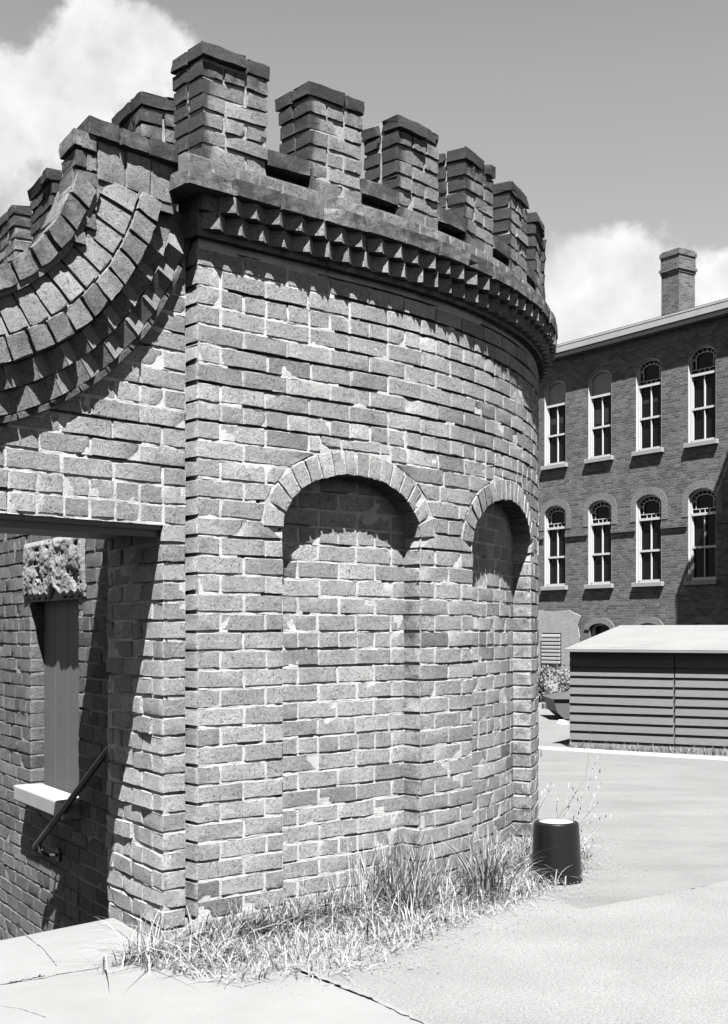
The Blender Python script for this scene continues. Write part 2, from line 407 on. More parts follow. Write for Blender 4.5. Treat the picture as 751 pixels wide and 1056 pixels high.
# smooth concrete walk with a joint and a few wandering cracks
sheet('sidewalk', [tuple(E1), tuple(G0+rdir*.05+gdir*.02), tuple(O+dr(41.5)*.5), tuple(np.array(A_)-dAB*.35), tuple(far+dAB*0), (-3, -4), (-9, -2), tuple(TH)], GZ+.016, M_SLAB)
def crack(px_pts, w, name, label):
    M_ = Mesh(); pts = []
    for (x0, y0), (x1, y1) in zip(px_pts[:-1], px_pts[1:]):
        for t in np.linspace(0, 1, 14, endpoint=False): pts.append(gp(x0+(x1-x0)*t, y0+(y1-y0)*t))
    pts = np.array(pts); n = len(pts); ww = w*RNG.uniform(.25, 1.6, n); ww[0] = ww[-1] = .0004
    d = np.gradient(pts, axis=0); d /= np.linalg.norm(d, axis=1)[:, None]; nn = np.stack([-d[:, 1], d[:, 0]], 1)
    pts = pts+nn*RNG.normal(0, w*.35, n)[:, None]
    V = [(*(p+q*k), GZ+.0205) for p, q, k in zip(pts, nn, ww)]+[(*(p-q*k), GZ+.0205) for p, q, k in zip(pts, nn, ww)]
    M_.add(V, [(i, n+i, n+i+1, i+1) for i in range(n-1)]); tag(M_.build(name, M_CRACK), kind='structure')
crack([(-60, 1031), (0, 1021), (45, 1014), (60, 1010), (118, 1001), (175, 990)], .0035, 'pavement_joint', None)
crack([(8, 1019), (40, 1012), (46, 1012)], .012, 'pavement_joint', None)
crack([(25, 968), (44, 983), (60, 1003)], .0016, 'pavement_crack', None)
crack([(0, 1043), (20, 1046), (50, 1056)], .0014, 'pavement_crack', None)
crack([(300, 1000), (330, 1013), (380, 1033), (430, 1058), (480, 1085)], .009, 'pavement_joint', None)
# road and kerb
K0 = np.array(gp(557, 778)); K0 = np.array([.1396*11.75, 11.75]); kd = dr(-35); kn = np.array([-math.sin(math.radians(35)), -math.cos(math.radians(35))])
R0, R1 = np.array(gp(600, 940)), np.array(gp(751, 910)); rd = (R1-R0)/np.linalg.norm(R1-R0)
sheet('road', [tuple(R0-rd*.9), tuple(R1+rd*5), tuple(R1+rd*5+[30, -6]), tuple(K0+kd*40), tuple(K0+kn*.0), tuple(K0-kd*14), tuple(R0-rd*.9+np.array([-.3, 3]))], GZ+.004, M_ROAD)
kb = Mesh()
for i in range(-5, 9):
    a = K0+kd*(i*2.4+.006); kb.box((*a, GZ-.05), (*(kd*2.388), 0), (*(-kn*.17), 0), (0, 0, .05+.085))
o = kb.build('kerb', M_KERB, bev=.015); tag(o, kind='structure')
v0 = K0-kn*.17
sheet('verge', [tuple(v0-kd*12), tuple(v0+kd*22), tuple(v0+kd*22-kn*30), tuple(v0-kd*12-kn*22)], GZ+.04, M_DIRT)

# ------------------------------------------------------------------ the tower
tower = empty('brick_tower', (O[0], O[1], GZ), 'curved old brick tower with battlements and blind arched niches, left of the road', 'tower')
D_N = .095
N = []          # niches (s0, s1)
N.append((s_at(292), s_at(434))); N.append((s_at(488), s_at(548)))
w1 = N[0][1]-N[0][0]; gap = N[1][0]-N[0][1]
x = N[1][1]+gap
while x < 7.5: N.append((x, x+w1)); x += w1+gap
print('NICHES', [(round(a, 3), round(b, 3)) for a, b in N], 'sil', s_at(557.5))
SPR = .40; CROWN = .636
def niche_half(z, nche, grow=0.):
    c = .5*(nche[0]+nche[1]); a = .5*(nche[1]-nche[0])+grow
    if z <= SPR: return c, a
    b = CROWN-SPR+grow; q = (z-SPR)/b
    return c, (a*math.sqrt(1-q*q) if q < 1 else 0)
def in_niche(s, z, grow=0.):
    for n_ in N:
        if abs(s-.5*(n_[0]+n_[1])) < niche_half(z, n_, grow)[1]: return True
    return False
RING = .098
K_LO = -21; K_HI = 20                        # courses from the footing to under the cornice (z 1.43)
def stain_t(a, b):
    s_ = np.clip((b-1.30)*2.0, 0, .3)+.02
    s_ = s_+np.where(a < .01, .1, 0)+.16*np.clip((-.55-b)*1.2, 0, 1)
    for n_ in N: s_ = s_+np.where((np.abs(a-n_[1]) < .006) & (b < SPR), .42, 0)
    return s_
TB = Mesh()
for k in range(K_LO, K_HI):
    z0, z1 = rowz(k); hdr = ((k+1) % 6 == 0)
    spans = [(0.0, S_END-.1)]
    iv = []
    if z0 > CROWN+RING-.005:
        iv = [((0.0, 0.0), (S_END-.1, S_END-.1), None)]
    else:
        L = (0.0, 0.0)
        for n_ in N:
            if z0 < CROWN+RING+.004 < z1:      # the course that rides over the crown: thin cut bricks
                c, h0 = niche_half(z0, n_, RING+JT)
                iv.append((L, (c-h0, c-h0), n_)); L = (c+h0, c+h0)
                for p, q in cuts(c-h0+JT, c+h0-JT, k, False): brick(TB, tow, p, q, CROWN+RING+.007, z1, -.1, 0, stain_shade=stain_t)
                continue
            g_ = RING+JT if z1 > SPR else 0
            c, h0 = niche_half(max(z0, SPR) if g_ else z0, n_, g_); _, h1 = niche_half(z1, n_, g_)
            if z0 < SPR < z1: h0 = .5*w1 if n_ is N[0] else .5*(n_[1]-n_[0])
            if h1 <= 0.02 and h0 <= 0.02: continue
            iv.append((L, (c-h0, c-h1), n_)); L = (c+h0, c+h1)
        iv.append((L, (S_END-.1, S_END-.1), None))
    for (l0, l1), (r0, r1), _ in iv:
        a, b = max(l0, l1), min(r0, r1)
        if b-a < .03: a, b = min(l0, l1), max(r0, r1)
        lay = hdr and z0 > CROWN+RING
        cs = cuts(a, b, k, lay)
        for i, (p, q) in enumerate(cs):
            A0 = (l0, l1) if i == 0 else p; A1 = (r0, r1) if i == len(cs)-1 else q
            brick(TB, tow, A0, A1, z0, z1, -.1, 0, stain_shade=stain_t)
def rk(A, z): return np.where(z > .72, .60, .12)*np.where(np.abs(A-.1) < .1, .45, 1)+np.where((A > 1.1) & (z < .6), .14, 0)
mortar_sheet(TB, tow, .004, S_END-.11, K_LO, K_HI, rake_fn(rk, .019, .2, 3), .0018, stain_shade=stain_t, hole=lambda s, z: in_niche(s, z, .03 if z > SPR else .004))
TB.add(side(np.array([-.2, -.004, -.004, -.2]), np.array([GZ-.4, GZ-.4, 1.45, 1.45]), np.array([-.0012]*4)), [(0, 1, 2, 3)], (.5, 0, .35), 1)
wall = TB.build('wall', [M_BRICK, M_MORTAR], tower, smooth=True)
# niches: recessed panel, reveals, arch ring
for n_ in N:
    w = n_[1]-n_[0]; c = .5*(n_[0]+n_[1])
    P_ = Mesh()
    for k in range(K_LO, 10):
        z0, z1 = rowz(k); hdr = ((k+1) % 6 == 0)
        for p, q in cuts(n_[0]-.06, n_[1]+.06, k, hdr): brick(P_, tow, p, q, z0, z1, -.1-D_N, -D_N, stain_shade=lambda a, b: .05+.12*np.clip((-.55-b)*1.2, 0, 1))
    mortar_sheet(P_, tow, n_[0]-.07, n_[1]+.07, K_LO, 10, rake_fn(.09, .014, .11, 11+int(c*10)), .0014, o=-D_N)
    P_.build('niche_panel', [M_BRICK, M_MORTAR], tower, smooth=True)
    R_ = Mesh(); nv = int(round((w*1.45+.1)/.078)); 
    # parametrise the half ellipse by arc length
    th = np.linspace(math.pi, 0, 400); a_, b_ = w/2, CROWN-SPR; ex, ez = a_*np.cos(th), b_*np.sin(th)
    al = np.r_[0, np.cumsum(np.hypot(np.diff(ex), np.diff(ez)))]
    def ringmap(u, v, o, c=c, al=al, th=th, a_=a_, b_=b_):
        t = np.interp(u, al, th); x0, z0_ = a_*np.cos(t), b_*np.sin(t)
        nx, nz_ = np.cos(t)/a_, np.sin(t)/b_; l = np.hypot(nx, nz_)
        return tow(c+x0+nx/l*v, SPR+z0_+nz_/l*v, o)
    st = al[-1]/nv
    for i in range(nv): brick(R_, ringmap, i*st+.004, (i+1)*st-.004, .0, RING, -.2, .002, stain_shade=.08)
    # mortar body behind the voussoirs (front, soffit)
    U = np.linspace(0, al[-1], 60); V = []; Fc = []
    for u in U:
        for vv, oo in ((RING+.03, -.004), (.005, -.004), (.005, -.2)): V.append(ringmap(np.array([u]), np.array([vv]), np.array([oo]))[0])
    for i in range(59):
        for j in range(2): Fc.append((i*3+j, i*3+j+1, i*3+j+4, i*3+j+3))
    R_.add(V, Fc, (.5, 0, .05), 1)
    R_.build('niche_arch', [M_BRICK, M_MORTAR], tower, smooth=True)
    for s_ in (n_[0]-.006, n_[1]+.006):     # reveals: mortar behind the brick ends
        V_ = Mesh()
        V = [tow(np.array([s_]), np.array([z]), np.array([o_]))[0] for z in (K_LO*CO, SPR) for o_ in (-.002, -D_N-.01)]
        V_.add(V, [(0, 1, 3, 2)], mat=0)
        V_.build('niche_reveal', [M_MORTAR], tower)

# cornice of the tower: string, two dogtooth courses, coping
def sawtooth(M, mp, a0, a1, b0, b1, pitch, tip, base, phase=0., stain_shade=.35, dark=.15):
    n = int((a1-a0)/pitch)
    for i in range(n):
        x0 = a0+i*pitch+phase*pitch+RNG.normal(0, .0015); x1 = x0+pitch; xm = .5*(x0+x1); z0, z1 = b0+RNG.normal(0, .001), b1+RNG.normal(0, .001)
        j = RNG.normal(0, .004); tp = tip+RNG.normal(0, .003); r = .004
        pr = [(x0, base-.06), (x0, base), (xm-r+j, tp-r), (xm+j, tp), (xm+r+j, tp-r), (x1, base), (x1, base-.06)]
        a = np.array([p[0] for p in pr]*2); o_ = np.array([p[1] for p in pr]*2); b = np.array([z0]*7+[z1]*7)
        t_ = float(np.clip(RNG.normal(.5, .2), 0, 1))
        M.add(mp(a, b, o_), [(k, k+1, k+8, k+7) for k in range(6)]+[(6, 5, 4, 3, 2, 1, 0), (7, 8, 9, 10, 11, 12, 13)], (t_, .25, stain_shade*RNG.uniform(.3, 1)), 0)
def band(M, mp, a0, a1, b0, b1, o0, o1, step=.05, mat=1, col=(.5, 0, .6)):
    n = int((a1-a0)/step)+2; A = np.linspace(a0, a1, n)
    V = np.concatenate([mp(A, np.full(n, b), np.full(n, o_)) for b, o_ in ((b0, o0), (b0, o1), (b1, o1), (b1, o0))])
    Fc = [(k*n+i, k*n+i+1, ((k+1) % 4)*n+i+1, ((k+1) % 4)*n+i) for k in range(4) for i in range(n-1)]+[(0, n, 2*n, 3*n), (n-1, 4*n-1, 3*n-1, 2*n-1)]
    M.add(V, Fc, col, mat)
CM = Mesh(); SE = S_END-.2
for p, q in cuts(0.0, SE, 0, False): brick(CM, tow, p, q, 1.458, 1.477, -.08, .024, stain_shade=.6, wear=.7)
sawtooth(CM, tow, .0, SE, 1.482, 1.543, .105, .066, .030, 0)
sawtooth(CM, tow, .0, SE, 1.547, 1.605, .105, .094, .058, .5)
band(CM, tow, -.02, SE, 1.457, 1.607, -.1, .026, col=(.5, 0, .5)); band(CM, tow, -.02, SE, 1.545, 1.607, -.1, .054, col=(.5, 0, .5))
for p, q in cuts(-.11, SE, 0, False, off=.0): brick(CM, tow, p, q, 1.608, 1.672, -.12, .102, stain_shade=.6, mat=0, wear=1.3)
for p, q in cuts(-.07, SE, 1, True): brick(CM, tow, p, q, 1.678, 1.735, -.1, .048, stain_shade=.4)
band(CM, tow, -.08, SE, 1.609, 1.742, -.11, .040, col=(.5, 0, .3))
CM.build('cornice', [M_GABLE, M_OLDMORTAR], tower, smooth=False)

# merlons
MC = .0625; MJ = .010
def merlon(mp, a0, a1, zb, n, dark=0., fo=.0, th=.195, parent=tower, capo=.009):
    M_ = Mesh(); a0 += .0; fr = fo
    cor = [(a0+.008, a1-.008)]
    V = mp(np.array([a0+.008, a1-.008]*4), np.array([zb]*4+[zb+n*MC-.01]*4), np.array([fr-.006, fr-.006, fr-th+.006, fr-th+.006]*2))
    M_.add(V, [(0, 1, 5, 4), (1, 3, 7, 5), (3, 2, 6, 7), (2, 0, 4, 6), (4, 5, 7, 6), (0, 2, 3, 1)], (.5, 0, .15+dark), 1)
    for k in range(n):
        z0 = zb+k*MC; z1 = z0+MC-MJ; top = k == n-1; sub = k == n-2
        ex = capo if top else (capo*.35 if sub else 0)
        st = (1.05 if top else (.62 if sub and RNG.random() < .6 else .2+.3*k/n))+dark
        tn = lambda: float(np.clip(RNG.normal(.5-.1*dark, .2), 0, 1))
        L = a1-a0
        for wy, (f0, f1) in enumerate(((fr-th*.5+.004, fr+ex), (fr-th-ex, fr-th*.5-.004))):
            if (k+wy) % 2: xs = [a0-ex, a0+L*.36, a1+ex]
            else: xs = [a0-ex, a0+L*.66, a1+ex]
            if k % 3 == 2 and not top: xs = [a0-ex, a0+L*.33, a0+L*.66, a1+ex]
            e2 = ex+RNG.uniform(-.006, .012)*top; f1 = f1+(e2-ex)*(1-wy)
            for i in range(len(xs)-1):
                if top and wy and RNG.random() < .12: continue
                lf = (lambda a, b, st=st, a0=a0: st+np.where(a < a0+.02, .65, 0))  # left faces darkened in colour, for the shade under a grazing sun
                brick(M_, mp, xs[i]+(MJ*.5 if i else 0), xs[i+1]-(MJ*.5 if i < len(xs)-2 else 0), z0, z1, f0, f1, tone=tn(), stain_shade=lf, wear=1.9 if top else 1.5)
    return M_.build('merlon', [M_TOPBRICK, M_OLDMORTAR2], parent, smooth=True)
ZB = 1.74
ms = [(0.0, .300)]; x = .508
while x+.32 < 3.35: ms.append((x, x+.275)); x += .478
for a, b in ms:
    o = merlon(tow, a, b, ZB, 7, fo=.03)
    if a == 0: o['label'] = 'corner merlon, tallest looking and nearest the curved gable'
# low stretches between the merlons: sill bricks over a dark gap
for (a, b), (c, d) in zip(ms[:-1], ms[1:]):
    SI = Mesh()
    brick(SI, tow, b+.004, c-.004, ZB, ZB+.045, -.16, -.03, stain_shade=.5)
    brick(SI, tow, b-.004, c+.004, ZB+.048, ZB+.112, -.19, .036, stain_shade=.75, wear=1.4, tone=.4)
    SI.build('embrasure_sill', [M_BRICK, M_MORTAR], tower, smooth=True)
# flat roof inside the parapet
ring = [tuple(towP(np.array([s_]), -.1, 0)[0]) for s_ in np.arange(0.05, SE, .25)]+[(*(O+rdir*3.4+dr(31)*.12), 0), (*(O+rdir*.2+dr(31)*.15), 0)]
me = bpy.data.meshes.new('roof'); me.from_pydata([(p[0], p[1], 1.60) for p in ring], [], [tuple(range(len(ring)))]); me.update()
if me.polygons[0].normal.z < 0: me.flip_normals()
link('roof', me, M_CORNICE, tower)

# left side wall of the tower, seen through the gate; it carries the window
WT0, WT1 = 1.38, 2.16; WZ0, WZ1 = -.80, .16     # window opening (distance back, height)
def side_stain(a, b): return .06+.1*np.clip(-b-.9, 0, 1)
SW = Mesh(); SK0 = int(LOW/CO)-1; SK1 = 24
for k in range(SK0, SK1):
    z0, z1 = rowz(k); hdr = (k % 6 == 0)
    a_lo, a_hi = -6.5, -.12
    segs = [(a_lo, a_hi)]
    if z1 > WZ0 and z0 < WZ1: segs = [(a_lo, -WT1), (-WT0, a_hi)]
    for a, b in segs:
        for p, q in cuts(a, b, k, hdr): brick(SW, side, p, q, z0, z1, -.1, 0, stain_shade=side_stain)
mortar_sheet(SW, side, -6.5, -.10, SK0, SK1, rake_fn(.32, .017, .2, 21), .003, hole=lambda a, z: -WT1-.01 < a < -WT0+.01 and WZ0-.0 < z < WZ1+.0)
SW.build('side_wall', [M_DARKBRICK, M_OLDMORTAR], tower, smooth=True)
# parapet coping + merlons along the side wall
band_m = Mesh()
for p, q in cuts(-4.2, -.16, 0, False): brick(band_m, side, p, q, 1.722, 1.78, -.16, .05, stain_shade=.5)
band_m.build('side_coping', [M_BRICK, M_MORTAR], tower, smooth=True)
for t0, t1, dk, tp in ((.57, .88, .15, 2.21), (1.79, 2.14, .55, 2.28), (2.45, 2.80, .2, 2.30)):
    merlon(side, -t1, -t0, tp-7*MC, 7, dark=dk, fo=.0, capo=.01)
# window in the side wall
win = Mesh(); win.add(side(np.array([-WT1-.02, -WT0+.02, -WT0+.02, -WT1-.02]), np.array([WZ0-.02, WZ0-.02, WZ1+.02, WZ1+.02]), np.array([-.088]*4)), [(0, 1, 2, 3)])
wo_ = win.build('window', M_BOARD, tower)
for ra in (-WT1-.003, -WT0+.003):      # mortar filled sides of the opening behind the brick ends
    rv = Mesh(); rv.add(side(np.array([ra]*4), np.array([WZ0-.02, WZ1+.02, WZ1+.02, WZ0-.02]), np.array([-.004, -.004, -.1, -.1])), [(0, 1, 2, 3)], (.5, 0, .3))
    rv.build('reveal', M_OLDMORTAR, wo_)
for i in range(4):
    b_ = Mesh(); w_ = (WT1-WT0)/4; x0 = -WT1+i*w_
    b_.box((*side(np.array([x0+.002]), np.array([WZ0]), np.array([-.086]))[0],), (*(-rdir*(w_-.004)), 0), (0, 0, WZ1-WZ0), (*(SN*.012), 0)); 
    b_.build('board', M_BOARD, wo_)
sl = Mesh(); a0 = -WT1-.02; sp_ = side(np.array([a0]), np.array([WZ0-.075]), np.array([-.07]))[0]
sl.box(sp_, (*(-rdir*(WT1-WT0+.04)), 0), (*(SN*.15), 0), (0, 0, .078)); sl.build('sill', M_STONE, wo_, bev=.008)
# rough eroded stone lintel
ln = Mesh(); na_, nz_ = 110, 44; A = np.linspace(-WT1-.10, -WT0+.12, na_); Z = np.linspace(WZ1-.0, WZ1+.29, nz_); V = []
r2 = np.random.default_rng(5)
def lattice(n1, n2):
    g_ = r2.normal(0, 1, (n2+2, n1+2)); x = np.linspace(0, n1-.001, na_); y = np.linspace(0, n2-.001, nz_); xi, yi = x.astype(int), y.astype(int)
    tx, ty = (x-xi), (y-yi); tx = tx*tx*(3-2*tx); ty = ty*ty*(3-2*ty)
    q = lambda dy, dx: g_[np.ix_(yi+dy, xi+dx)]
    return (q(0, 0)*(1-tx)+q(0, 1)*tx)*(1-ty)[:, None]+(q(1, 0)*(1-tx)+q(1, 1)*tx)*ty[:, None]
rel = lattice(7, 3)*.005+lattice(17, 7)*.0032+lattice(40, 18)*.0016+lattice(90, 40)*.0008
rel = np.where(rel < -.006, rel-.012, rel)      # deep spalls
for j, z in enumerate(Z):
    for i, a in enumerate(A):
        e = min(i, na_-1-i, 6)/6*min(j, nz_-1-j, 5)/5
        zz = z+(.05*math.exp(-((a+1.72)/.05)**2)*(1-j/nz_)+(.006*math.sin(a*60) if j < 8 else 0))
        V.append(side(np.array([a]), np.array([zz]), np.array([.020*min(1, e+.3)+rel[j, i]*(.3+.7*e)]))[0])
Fc = [(j*na_+i, j*na_+i+1, (j+1)*na_+i+1, (j+1)*na_+i) for j in range(nz_-1) for i in range(na_-1)]
nb0 = len(V)
for j, i in [(0, i) for i in range(na_)]: V.append(side(np.array([A[i]]), np.array([WZ1-.0]), np.array([-.11]))[0])
Fc += [(i+1, i, nb0+i, nb0+i+1) for i in range(na_-1)]
ln.add(V, Fc); ln.build('stone_lintel', M_ROUGH, wo_)

# ------------------------------------------------------------------ the gate wall with its swept gable
QJ = .108; LZ = .394; CX, CZ = -1.13, 1.83; R_OUT = 1.20
THK = .61
gw = empty('gate_wall', (G0[0]-gdir[0]*QJ, G0[1]-gdir[1]*QJ, GZ), 'old brick wall with square gateway and swept dogtooth gable, at left of the tower', 'wall')
GB = Mesh()
QL = 3.4                # how far it runs to the left
CX2 = CX-1.2
def topz(a):            # underside of the swept cornice at coordinate a (negative to the left)
    d = abs(a-CX) if a > CX else 0
    return CZ-math.sqrt(max(0, R_OUT**2-d*d)) if d < R_OUT else CZ
def gst(a, b): return .06+np.clip((b-.9)*.1, 0, .1)
for k in range(-24, 26):
    z0 = LZ+k*CO+.004; z1 = z0+CO-JT
    if z0 < LZ-.002:
        brick(GB, gate, -QJ, -.002, z0, z1, -(.1 if k % 2 else .205), 0, stain_shade=.02, tone=.75 if RNG.random() < .75 else .3)
        d0 = (.1 if k % 2 else .205)+JT
        # reveal bricks running back: laid along depth
        def rev(a, b, o): 
            P = G0[None]-gdir[None]*QJ+np.outer(-a, rdir)+np.outer(o, SN); return np.column_stack([P, b])
        xs = d0
        while xs < THK-.02:
            L_ = BL if (k % 6) else BH; e_ = min(xs+L_, THK)
            if THK-e_ < .05: e_ = THK
            er = (.022 if e_ == THK and RNG.random() < .5 else 0)
            brick(GB, rev, -e_+er, -xs, z0, z1, -.1, 0, stain_shade=.1, wear=1.7, tone=float(np.clip(RNG.normal(.6, .28), 0, 1)))
            xs = e_+JT
        # back corner
        brick(GB, rev, -THK-.0, -THK+.1, z0, z1, -.2, -.102, stain_shade=.1)
        continue
    # wall over the opening
    if z0 > CZ-.03: break
    def xr(z):          # right of this the wall is under the sweep at height z
        return (CX+math.sqrt(max(0, R_OUT**2-(CZ-z)**2))) if z > CZ-R_OUT else -99
    l0, l1 = xr(z0+.01), xr(z1+.01)
    hdr = k in (0, 1, 6, 12)
    R = -.003
    if l0 < -90: l0 = l1 = -QL
    if l1 < -90: l1 = l0
    if R-min(l0, l1) < .02: continue
    cs = []; x = R; off = BH if hdr else (BL if k % 2 else BL*.5)
    first = True
    while x > l1+.02:
        L_ = (off if first else (BH if hdr else BL)); first = False
        y = x-L_*RNG.uniform(.97, 1.03)
        if y < l1+.04: cs.append(((l0, l1), x)); break
        cs.append((y, x)); x = y-JT
    for p, q in cs:
        brick(GB, gate, p if isinstance(p, tuple) else (p, p), q, z0, z1, -.12, 0, stain_shade=gst)
# mortar sheets
def gm(a, b, o): return gate(a, b+LZ+.004, o)
mortar_sheet(GB, gm, -QL, -.001, 0, 20, rake_fn(.26, .018, .2, 31), .0014, hole=lambda a, z: z+LZ > topz(a)+.02)
mortar_sheet(GB, gm, -QJ+.004, -.001, -24, 0, rake_fn(.3, .012, .2, 32), .003)
mortar_sheet(GB, lambda a, b, o: rev(a, b+LZ+.004, o), -THK, -.004, -30, 0, rake_fn(.3, .015, .2, 33), .004)
# back of the wall and soffit
for (a0, a1, b0, b1) in ((-QL, 0, LZ+.03, .66),):
    GB.add(gate(np.array([a0, a1, a1, a0]), np.array([b0, b0, b1, b1]), np.array([-THK]*4)), [(3, 2, 1, 0)], mat=1)
qs = np.linspace(CX, .0, 24)
bk = [(-QL, 1.0)]+[(q, 1.0+.2*max(0, (q-CX))) for q in qs]
V = [gate(np.array([q]), np.array([z]), np.array([-THK]))[0] for q, z in bk]+[gate(np.array([q]), np.array([LZ+.03]), np.array([-THK]))[0] for q, z in bk]
n = len(bk); GB.add(V, [(i+1, i, n+i, n+i+1) for i in range(n-1)], mat=1)
GB.build('wall', [M_BRICK, M_MORTAR], gw, smooth=True)
lt = Mesh(); lt.box(gate(np.array([-QL]), np.array([LZ-.024]), np.array([-.012]))[0], (*(gdir*(QL-.0)), 0), (*(rdir*(THK-.02)), 0), (0, 0, .02))
lt.box(gate(np.array([-QL]), np.array([LZ-.050]), np.array([-.03]))[0], (*(gdir*(QL-.0)), 0), (*(rdir*.012), 0), (0, 0, .028))
lt.build('steel_lintel', M_IRON, gw)
# left pier of the gateway (outside the photograph) carries the lintel
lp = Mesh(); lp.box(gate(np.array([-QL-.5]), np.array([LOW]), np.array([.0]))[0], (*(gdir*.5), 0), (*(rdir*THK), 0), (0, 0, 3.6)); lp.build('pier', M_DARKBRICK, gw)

# swept cornice: polar map round (CX, CZ)
def pol(u, v, o):       # u = arc length measured at R_OUT from the bottom, v = inward radial distance
    t = u/R_OUT; v = v-np.clip(v-.2, 0, 1)*.26*np.cos(t); r = R_OUT-v
    return gate(CX+r*np.sin(t), CZ-r*np.cos(t), o)
U1 = R_OUT*math.radians(72.5); U0 = -.02
def swept(name, fn):
    M_ = Mesh(); fn(M_); return M_.build(name, [M_GABLE, M_OLDMORTAR], gw, smooth=(name not in ('dogtooth_course',)))
def straight(u, v, o):
    v = v-np.clip(v-.2, 0, 1)*.26
    return gate(CX+u, CZ-R_OUT+v, o)      # the flat run further left
def rings(M_):
    st = R_OUT*math.radians(73)/11
    for i in range(11): brick(M_, pol, i*st+.003, (i+1)*st-.003, -.002, .018, -.05, .027, stain_shade=.6, wear=.7)
    brick(M_, straight, -2.2, -.002, -.002, .018, -.05, .027, stain_shade=.6)
swept('string_course', rings)
def teeth(M_):
    p = .1365
    sawtooth(M_, pol, 0, R_OUT*math.radians(74), .022, .094, p, .046, .010, 0); sawtooth(M_, pol, 0, R_OUT*math.radians(70), .098, .170, p, .060, .022, .5)
    sawtooth(M_, straight, -2.2, 0, .022, .094, p, .082, .02, 0); sawtooth(M_, straight, -2.2, 0, .098, .170, p, .118, .05, .5)
    band(M_, pol, 0, R_OUT*math.radians(76), .0, .18, -.3, .008, col=(.5, 0, .5)); band(M_, pol, 0, R_OUT*math.radians(72), .096, .18, -.2, .020, col=(.5, 0, .5))
    band(M_, straight, -2.2, 0, .0, .18, -.3, .008); band(M_, straight, -2.2, 0, .096, .18, -.2, .020)
swept('dogtooth_course', teeth)
def tilt(v0, v1, o0, o1, base):       # front face leaning back between two radii
    def f_(u, v, o): 
        k = np.clip((v-v0)/(v1-v0), 0, 1); return base(u, v, o-(o0-(o0+(o1-o0)*k)))
    return f_
def header1(M_):
    n = 14; st = U1*1.02/n
    for i in range(n): brick(M_, pol, i*st+.006, (i+1)*st-.006, .176, .276, -.15, .084, stain_shade=.30, wear=1.5)
    for i in range(18): brick(M_, straight, -(i+1)*.115+.005, -i*.115-.005, .176, .276, -.15, .084, stain_shade=.3)
    band(M_, pol, 0, U1*1.02, .18, .279, -.3, .068, col=(.5, 0, .4)); band(M_, straight, -2.2, 0, .18, .285, -.3, .068, col=(.5, 0, .1))
swept('rowlock_ring', header1)
def stretch(M_):
    mp = tilt(.285, .455, .10, .055, pol); ms_ = tilt(.285, .455, .10, .06, straight); n = 13; st = U1*1.0/n
    for i in range(n): brick(M_, mp, i*st+.007, (i+1)*st-.007, .284, .452, -.1, .080, stain_shade=.12, wear=1.3, tone=float(np.clip(RNG.normal(.5, .15), 0, 1)))
    for i in range(17): brick(M_, ms_, -(i+1)*.125+.006, -i*.125-.006, .284, .452, -.1, .080, stain_shade=.12)
    band(M_, mp, 0, U1, .27, .46, -.3, .071, col=(.5, 0, .1)); band(M_, ms_, -2.2, 0, .27, .46, -.3, .071, col=(.5, 0, .1))
swept('soldier_ring', stretch)
def header2(M_):
    n = 9; st = U1*.93/n
    for i in range(n): brick(M_, pol, i*st+.010, (i+1)*st-.010, .462, .560, -.16, .075, stain_shade=.5, wear=1.7)
    for i in range(14): brick(M_, straight, -(i+1)*.15+.008, -i*.15-.008, .462, .560, -.35, .075, stain_shade=.4)
    band(M_, pol, 0, U1*.93, 0.44, .55, -.17, .058, col=(.5, 0, .3)); band(M_, straight, -2.2, 0, 0.44, .55, -.17, .085, col=(.5, 0, .3))
swept('inner_ring', header2)
# the upright block that ends the sweep against the corner merlon
BK = Mesh()
for i, (q0, q1) in enumerate(((-.415, -.300), (-.292, -.190), (-.182, -.088))):
    brick(BK, gate, q0, q1, 1.565, 1.700, -.12, .052, stain_shade=.2, wear=1.4, tone=.6)
for q0, q1 in ((-.46, -.33), (-.325, -.20), (-.195, -.07)): brick(BK, gate, q0, q1, 1.708, 1.772, -.13, .072, stain_shade=.75, wear=1.5)
zz = [1.32, 1.388, 1.455, 1.522, 1.59, 1.657, 1.724]
for i in range(6):
    q0 = -.548+.010*i-(.02 if i == 5 else 0); e_ = -.425 if i % 2 else -.47
    brick(BK, gate, q0, e_, zz[i], zz[i+1]-.011, -.10, .062, stain_shade=.45+.1*(i > 3), wear=1.7)
    if e_ < -.43: brick(BK, gate, e_+.008, -.422, zz[i], zz[i+1]-.011, -.1, .052, stain_shade=.35, wear=1.5)
band(BK, gate, -.475, -.08, 1.53, 1.71, -.09, .042, col=(.5, 0, .4))
BK.build('end_block', [M_GABLE, M_OLDMORTAR], gw, smooth=True)

